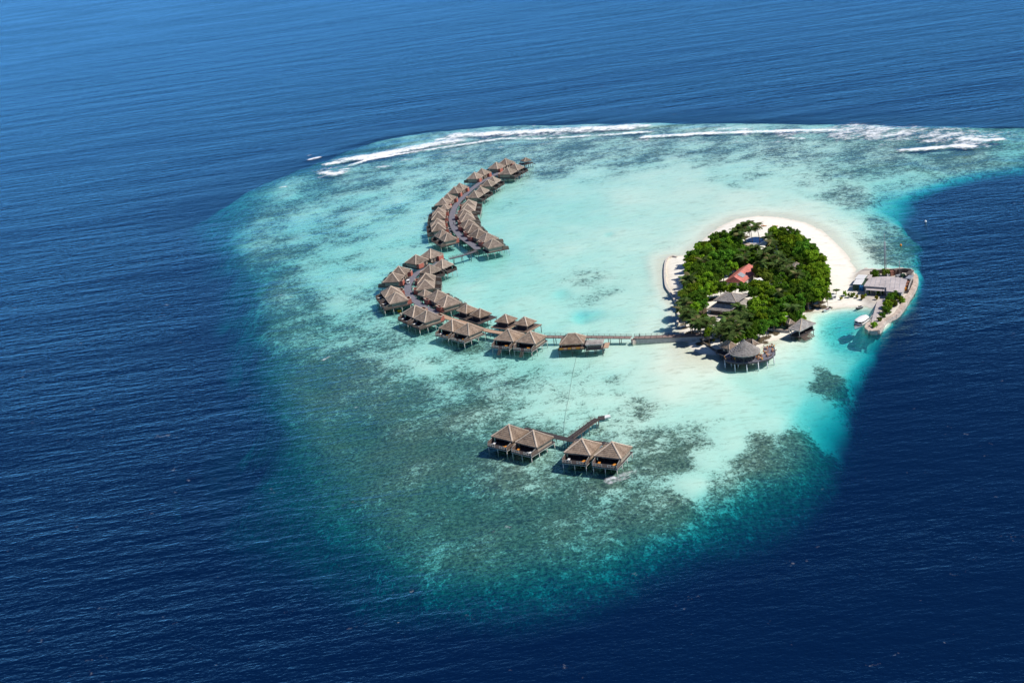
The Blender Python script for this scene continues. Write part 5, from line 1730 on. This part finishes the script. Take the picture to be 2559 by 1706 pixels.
def crown_mesh(seed, mat, R=3.6, H=3.3, lumps=24, leaves=2600, size=.40):
    """leaf-sized blades spread over uneven clumps"""
    g = np.random.default_rng(seed)
    cs = []
    for i in range(lumps):
        a = g.uniform(0, 2 * math.pi); r = R * math.sqrt(g.uniform(0, 1)) * .72
        z = H * (g.uniform(-.75, .62) * (1 - .35 * (r / R) ** 2) + .1)
        cs.append((r * math.cos(a), r * math.sin(a), z, g.uniform(.24, .40) * R))
    cs.append((0, 0, 0, R * .55))
    V = np.zeros((leaves * 4, 3)); 
    k = 0
    w = np.array([c_[3] ** 2 for c_ in cs]); w /= w.sum()
    idx = g.choice(len(cs), leaves, p=w)
    for i in range(leaves):
        cx, cy, cz, cr = cs[idx[i]]
        d = g.normal(size=3); d /= np.linalg.norm(d)
        if d[2] < -.3: d[2] *= -.6
        rr = cr * g.uniform(.72, 1.06)
        p = np.array([cx, cy, cz]) + d * rr * np.array([1, 1, .82])
        n = d + g.normal(size=3) * .55; n /= np.linalg.norm(n)
        u = np.cross(n, g.normal(size=3)); u /= np.linalg.norm(u)
        v = np.cross(n, u)
        s = size * g.uniform(.6, 1.25)
        V[k:k + 4] = [p - u * s, p - v * s * .55, p + u * s, p + v * s * .55]
        k += 4
    me = bpy.data.meshes.new('crown')
    me.from_pydata(V.tolist(), [], np.arange(leaves * 4).reshape(-1, 4).tolist())
    me.materials.append(mat)
    return me

def trunk_mesh(seed, h=5.0, limbs=5, r=.24):
    g = random.Random(seed)
    m = MB()
    p = Vector((0, 0, -.6)); 
    top = Vector((g.uniform(-.4, .4), g.uniform(-.4, .4), h * .6))
    m.bar(p, top, r, 7, r * .65)
    for i in range(limbs):
        a = 2 * math.pi * i / limbs + g.uniform(-.4, .4)
        q = top + Vector((math.cos(a) * g.uniform(1.0, 2.2), math.sin(a) * g.uniform(1.0, 2.2), h * g.uniform(.25, .5)))
        m.bar(top - Vector((0, 0, .2)), q, r * .45, 5, r * .15)
    return m.mesh('trunk', BARK)

CROWNS = {k: [crown_mesh(100 + 10 * j + i, LEAF[k]) for i in range(3)] for j, k in enumerate(('bright', 'dark', 'olive'))}
TRUNKS = [trunk_mesh(i) for i in range(3)]
SHRUB = {k: [crown_mesh(300 + 10 * j + i, LEAF[k], R=1.3, H=1.3, lumps=9, leaves=420, size=.24) for i in range(2)] for j, k in enumerate(('bright', 'yellow', 'dark'))}
STEM = MB().bar((0, 0, -.3), (.05, 0, .7), .06, 5, .03).bar((0, 0, .2), (.4, .1, .8), .04, 4, .02).bar((0, 0, .2), (-.3, -.2, .8), .04, 4, .02).mesh('stem', BARK)

def frond_mesh(seed, mat, L=3.7):
    g = random.Random(seed)
    m = MB()
    n = 9
    pts = []
    for i in range(n + 1):
        t_ = i / n
        pts.append(Vector((L * (t_ - .12 * t_ * t_), 0, 1.0 * t_ - 2.1 * t_ * t_)))
    for i in range(n):
        m.bar(pts[i], pts[i + 1], .05 * (1 - .07 * i), 3, caps=False)
    for i in range(1, n + 1):
        t_ = i / n
        ll = 1.05 * math.sin(math.pi * min(1, .18 + .82 * t_)) ** .7 + .12
        for s in (-1, 1):
            for sub in (0, .33, .66):
                p = pts[i - 1].lerp(pts[i], sub)
                e = p + Vector((.35 * ll, s * ll * .85, -.28 * ll - g.uniform(0, .15)))
                dx = Vector((.24, 0, .0))
                m.add([p - dx * .5, p + dx * .5, e + dx * .18, e - dx * .18], [(0, 1, 2, 3)])
    return m.mesh('frond', mat)
FRONDS = [frond_mesh(i, PALM if i < 3 else PALMY) for i in range(4)]
def palm_trunk(seed, h, lean):
    m = MB()
    n = 7
    prev = Vector((0, 0, -.5))
    for i in range(n):
        t_ = (i + 1) / n
        q = Vector((lean * t_ * t_, 0, h * t_))
        m.bar(prev, q, .20 - .015 * i, 7, .185 - .015 * i, caps=False)
        prev = q
    return m.mesh('trunk', BARK), prev
PT = [palm_trunk(i, h, l) for i, (h, l) in enumerate(((8.0, .9), (7.0, .4), (9.0, 1.3)))]
NUTS = MB()
for i in range(5):
    a = 2 * math.pi * i / 5
    NUTS.bar((.22 * math.cos(a), .22 * math.sin(a), -.35), (.22 * math.cos(a), .22 * math.sin(a), -.1), .14, 6, .08)
NUTS = NUTS.mesh('coconuts', M_RUST)

BROAD = [(500,480,60),(570,440,52),(660,380,62),(740,330,58),(830,340,70),(700,430,70),(880,400,60),(800,470,80),(480,560,80),(600,560,82),(420,620,72),(540,650,80),(700,600,82),(820,590,90),(1000,620,88),(880,680,72),
 (380,700,62),(640,730,90),(480,760,82),(770,750,72),(400,850,72),(560,830,82),(660,860,82),(740,920,72),(350,900,52),(450,940,72),(560,960,80),(320,1010,62),(420,1040,62),(540,1050,60),(330,1130,60),(450,1150,70),(400,1230,60),
 (1000,925,52),(900,925,50),(820,935,50),
 (1400,300,92),(1340,290,52),(1500,330,92),(1610,300,42),(1450,400,82),(1600,430,92),(1700,430,72),(1780,470,62),(1660,520,92),(1750,560,92),(1840,545,62),(1650,600,55),(1870,640,82),(1900,720,72),(1955,725,52),(1780,700,70),
 (1800,800,82),(1900,820,82),(1950,800,52),(1850,900,82),(1940,900,52),(1700,820,72),(1760,950,82),(1870,1000,72),(1975,1012,40),(1640,900,72),(1600,1000,82),(1680,1050,62),(1750,1040,62),(1200,740,70),(1150,700,52),
 (1290,820,72),(1400,850,50),(1350,930,62),(1130,900,62),(1230,960,72),(1120,980,62),(1450,930,62),(1350,1020,72),(1240,1050,62),(1480,1050,82),(1640,1130,62),(1600,1200,60),(1390,1180,62),(1160,1180,90),(1210,1270,92),(1260,1350,62),
 (1080,1260,62),(1060,1460,62),(950,1490,70),(890,1530,52),(560,1290,50),(1290,1230,62),(1500,1180,62),(1450,1270,50),(600,1440,42),(1100,560,50),(1020,540,46),(760,540,60),(1560,640,40),
 (620,480,58),(450,690,60),(590,720,66),(700,680,66),(480,850,66),(640,940,66),(380,960,52),(520,1000,56),(470,1080,52),(390,1120,46),(1550,380,66),(1720,500,60),(1820,620,60),(1830,740,60),(1720,720,52),(1850,830,58),(1700,900,58),(1800,900,58),(1550,950,62),(1420,1010,58),(1300,970,56),(1190,890,52),(1560,1080,62),(1420,1100,60),(1320,1100,58),(1520,860,52),(1600,800,52),(1460,800,44),(1660,700,44),(1330,680,42),(1130,1080,52),(1090,1120,46),(1330,1200,46),(1230,1400,40)]
PALMS = [(1050,170,0),(1000,205,1),(1150,200,2),(1085,245,0),(920,265,1),(960,310,0),(1285,335,2),(1330,390,0),(1150,455,1),(1230,525,0),(1200,625,2),(1340,475,1),(1410,545,0),(1000,500,1),(960,1135,2),(880,1205,0),(820,1265,1),
 (935,1400,0),(860,1355,2),(780,1325,1),(965,1285,0),(430,1300,1),(490,1330,0),(350,1225,2),(1540,700,1),(1420,965,0),(1560,1135,1),(1480,690,0),(1290,600,1),(1500,620,2),(540,600,1),(300,1060,1),(1000,560,0),(900,1440,1),(330,1085,1),(295,1155,0),(365,1185,2),(420,1255,1),(475,1275,0),(345,830,1),(385,790,0),(560,1345,1),(625,1300,0),(700,1385,2),(760,1425,1),(840,1455,0),(1005,1335,2),(1035,1225,1),(1380,640,1),(1620,760,0)]
SHRUBS = [(1640,1245,'yellow',1.3),(1700,1255,'bright',1.2),(1590,1292,'yellow',1.1),(1350,1322,'bright',1.2),(1420,1352,'yellow',1.1),(1480,1332,'yellow',1.2),(1560,1340,'yellow',.9),(500,1385,'bright',1.0),(585,1402,'dark',1.2),(1390,1300,'yellow',1.0),(1530,1300,'bright',1.0),(1660,1290,'yellow',1.0),(690,1480,'yellow',.7),(660,1520,'yellow',.6)]
# the trees that close the canopy between the ones picked out above
GROVE = [(470, 470), (640, 350), (760, 300), (900, 300), (960, 240), (1130, 190), (1200, 300), (1260, 300), (1330, 260), (1440, 260), (1560, 300), (1680, 380), (1800, 440), (1870, 540), (1900, 620), (1960, 690), (1980, 780), (1960, 900), (1960, 990), (1800, 1060), (1700, 1120), (1690, 1220), (1560, 1290), (1300, 1370), (1200, 1420), (1100, 1480), (960, 1540), (860, 1540), (800, 1400), (640, 1420), (520, 1360), (400, 1330), (310, 1240), (270, 1100), (310, 1000), (330, 900), (320, 760), (360, 620)]
KEEP = [(590, 940, 1180, 1215), (500, 1190, 720, 1330), (800, 670, 1125, 905), (1000, 305, 1270, 430), (1465, 590, 1705, 700), (1120, 790, 1460, 870), (1140, 190, 1330, 320)]
fr_ = random.Random(5)
gx, gy = [p[0] for p in GROVE], [p[1] for p in GROVE]
tries = 0
pts_all = [(b[0], b[1]) for b in BROAD]
N_PICKED = len(BROAD)
while tries < 9000 and len(BROAD) < 285:
    tries += 1
    X, Y = fr_.uniform(270, 1990), fr_.uniform(190, 1550)
    if not inside(np.array([X]), np.array([Y]), GROVE)[0]:
        continue
    r_ = fr_.uniform(42, 58)
    if any(x0 - r_ * .8 < X < x1 + r_ * .8 and y0 - r_ * .5 < Y < y1 + r_ * 1.0 for x0, y0, x1, y1 in KEEP):
        continue
    if min((X - a) ** 2 + ((Y - b) * 1.5) ** 2 for a, b in pts_all) < 40 ** 2:
        continue
    pts_all.append((X, Y))
    BROAD.append((round(X), round(Y), r_))
LANDMARKS = [('red-roofed house', 960, 770), ('two-tier hall', 880, 1060), ('swimming pool', 1140, 370), ('grey thatched hut', 1600, 650), ('white-roofed sheds', 1240, 840), ('left sea wall', 230, 850), ('far right beach', 1850, 520), ('far left beach', 560, 420), ('right beach', 1990, 850), ('pier pavilion', 1670, 1340), ('round restaurant', 980, 1540), ('bay shore', 1850, 1080)]
def place_phrase(X, Y):
    n, lx, ly = min(LANDMARKS, key=lambda l: (l[1] - X) ** 2 + 1.6 * (l[2] - Y) ** 2)
    dx, dy = X - lx, (Y - ly) * 1.3
    if abs(dx) > abs(dy):
        return ('left of' if dx < 0 else 'right of') + ' the ' + n
    return ('behind' if dy < 0 else 'in front of') + ' the ' + n

TREE_XY = []
todo = []
tr_rng = random.Random(11)
for i, (X, Y, r_) in enumerate(BROAD):
    zc = 5.6 if i < N_PICKED else 4.3
    q0 = g3((X, Y), zc)
    sc_px = CAM_F / (Vector((q0.x, q0.y, q0.z - CAM_H)).length)
    R_ = r_ / 4.6125 / sc_px * tr_rng.uniform(.85, 1.22)
    s = R_ / 3.3
    kind = 'olive' if (X, Y) in ((1290, 820), (1200, 740)) else ('bright' if (i * 7) % 5 in (0, 2) or X > 1780 else 'dark')
    if X < 460 and i % 3 == 0: kind = 'olive'
    if i >= N_PICKED: kind = 'dark'
    o = empty('broadleaf_tree', (q0.x, q0.y, 0), tr_rng.uniform(0, 6.28))
    gz = max(.4, bz(q0.x, q0.y))
    o.location.z = gz
    hs_ = max(.7, min(1.25, s)) * tr_rng.uniform(.92, 1.08)
    link('trunk', TRUNKS[i % 3], o).scale = (s, s, (zc - gz) / 4.2)
    c_ = link('crown', CROWNS[kind][i % 3], o, (0, 0, zc - gz + .3))
    c_.scale = (s * 1.08, s * 1.08, hs_ * 1.15)
    TREE_XY.append((q0.x, q0.y, R_))
    todo.append((o, {'bright': 'bright green broadleaf tree', 'dark': 'dark green broadleaf tree', 'olive': 'olive green broadleaf tree'}[kind], X, Y, 'tree', 'broadleaf trees of the island'))
for i, (X, Y, v_) in enumerate(PALMS):
    tm, top = PT[v_]
    q0 = g3((X, Y), top.z + 1.0)
    gz = max(.3, bz(q0.x, q0.y))
    rz = math.pi + tr_rng.uniform(-.7, .7)
    o = empty('palm_tree', (q0.x - top.x * math.cos(rz), q0.y - top.x * math.sin(rz), 1.0), rz)
    link('trunk', tm, o)
    link('coconuts', NUTS, o, (top.x, 0, top.z))
    nf = 16
    for k in range(nf):
        a = 2 * math.pi * k / nf * 1.0 + tr_rng.uniform(-.15, .15)
        fo_ = link('frond', FRONDS[3] if tr_rng.random() < .13 else FRONDS[k % 3], o, (top.x, 0, top.z))
        fo_.rotation_euler = (0, tr_rng.uniform(-.75, .25) if k % 2 else tr_rng.uniform(-.3, .5), a)
        sf = tr_rng.uniform(1.0, 1.3)
        fo_.scale = (sf, sf, sf)
    TREE_XY.append((q0.x, q0.y, 2.2))
    todo.append((o, 'coconut palm', X, Y, 'palm', 'coconut palms of the island'))
for i, (X, Y, k_, s) in enumerate(SHRUBS):
    q0 = g3((X, Y), 1.6)
    o = empty('garden_shrub', (q0.x, q0.y, max(.2, bz(q0.x, q0.y))), i * 1.3)
    o.scale = (s, s, s)
    link('stem', STEM, o); link('foliage', SHRUB[k_][i % 2], o, (0, 0, .9))
    todo.append((o, {'yellow': 'yellow-green garden shrub', 'bright': 'bright green garden shrub', 'dark': 'dark green garden shrub'}[k_], X, Y, 'shrub', 'garden shrubs'))
groups_ = {}
for o, k_, X, Y, cat, grp in todo:
    groups_.setdefault((k_, place_phrase(X, Y)), []).append((X, o, cat, grp))
for (k_, ph), lst in groups_.items():
    lst.sort(key=lambda t: t[0])
    for i, (X, o, cat, grp) in enumerate(lst):
        tag(o, k_ + ' ' + ph + ('' if len(lst) == 1 else ', {} from {}'.format(ORD[i], 'left') if i < (len(lst) + 1) // 2 else ', {} from {}'.format(ORD[len(lst) - 1 - i], 'right')), cat, grp)

# compound trees and the planted row on the sand
def small_tree(q, s, kind, label, tall=1.0):
    o = empty('compound_tree', (q.x, q.y, 1.2), s * 3)
    link('trunk', TRUNKS[0], o).scale = (s * .8, s * .8, s * .55 * tall)
    c_ = link('crown', CROWNS[kind][int(s * 10) % 3], o, (0, 0, 2.6 * s * tall))
    c_.scale = (s, s, s * tall)
    tag(o, label, 'tree', 'trees of the compound')
for p, s, kd, lb in (((880, 500), .62, 'dark', 'dark rounded tree behind the left part of the warehouse'), ((1050, 470), .58, 'olive', 'olive green bush at the foot of the radio mast'),
                     ((1190, 830), .72, 'dark', 'dark tree in front of the warehouse right half, right one'), ((1110, 860), .62, 'dark', 'dark tree in front of the warehouse right half, left one'),
                     ((1080, 960), .70, 'bright', 'bright green tree on the quay beside the ramp top'), ((1160, 930), .55, 'olive', 'olive green tree on the quay near the sea wall'),
                     ((1060, 1030), .55, 'dark', 'dark green tree halfway down the quay ramp'), ((1000, 1100), .40, 'dark', 'small dark bush low on the quay'), ((950, 1150), .32, 'olive', 'tiny olive bush near the quay head'),
                     ((870, 1240), .42, 'bright', 'lone bright green bush at the quay head'), ((1270, 850), .42, 'bright', 'bright bush at the right end before the warehouse'), ((1300, 880), .35, 'bright', 'slim bright bush squeezed against the quay sea wall')):
    small_tree(g4(p, 3.2), s, kd, lb)
ROWP = [(130, 890, 'bright', 1.0), (250, 930, 'dark', .8), (370, 920, 'bright', 1.0), (480, 945, 'yellow', .8), (640, 985, 'yellow', .9), (720, 950, 'bright', .7), (1060, 1015, 'yellow', .9), (40, 985, 'yellow', .7), (880, 870, 'dark', .8), (1080, 890, 'dark', .9), (1200, 900, 'dark', .8)]
ROWP.sort()
for i, (X, Y, k_, s) in enumerate(ROWP):
    q0 = z7((X, Y), 1.6)
    o = empty('planted_shrub', (q0.x, q0.y, max(.3, bz(q0.x, q0.y))), i)
    o.scale = (s, s, s * 1.25)
    link('stem', STEM, o); link('foliage', SHRUB[k_][i % 2], o, (0, 0, .9))
    tag(o, 'young shrub in the sandy row before the compound, {} from left'.format(ORD[i]), 'shrub', 'planted row on the sand')
q0 = g4((300, 815), 1.2)
o = empty('young_palm', (q0.x, q0.y, max(.3, bz(q0.x, q0.y))), .4)
MB().bar((0, 0, -.2), (.1, 0, 1.6), .12, 6, .09).build('trunk', BARK, o)
for k in range(8):
    f_ = link('frond', FRONDS[k % 3], o, (.1, 0, 1.6)); f_.rotation_euler = (0, -.5, k * .8); f_.scale = (.55, .55, .55)
tag(o, 'young palm standing alone on the sand beside the big grove', 'palm')
# tub plant at the villa terrace
q0 = at(900 + 492 / 4.9, 580 + 990 / 4.9, DECK + .4)
o = empty('terrace_plant', (q0.x, q0.y, DECK - .6), 0)
MB().bar((0, 0, -2.8), (0, 0, .2), .3, 8).build('pile', M_STILTD, o)
MB().bar((0, 0, .2), (0, 0, .9), .5, 10, .7).build('planter', M_PINK, o)
link('foliage', SHRUB['yellow'][0], o, (0, 0, 1.9))
tag(o, 'potted bush on a pile left of the lower arc last villa', 'plant')

# soil and fallen leaves under the grove
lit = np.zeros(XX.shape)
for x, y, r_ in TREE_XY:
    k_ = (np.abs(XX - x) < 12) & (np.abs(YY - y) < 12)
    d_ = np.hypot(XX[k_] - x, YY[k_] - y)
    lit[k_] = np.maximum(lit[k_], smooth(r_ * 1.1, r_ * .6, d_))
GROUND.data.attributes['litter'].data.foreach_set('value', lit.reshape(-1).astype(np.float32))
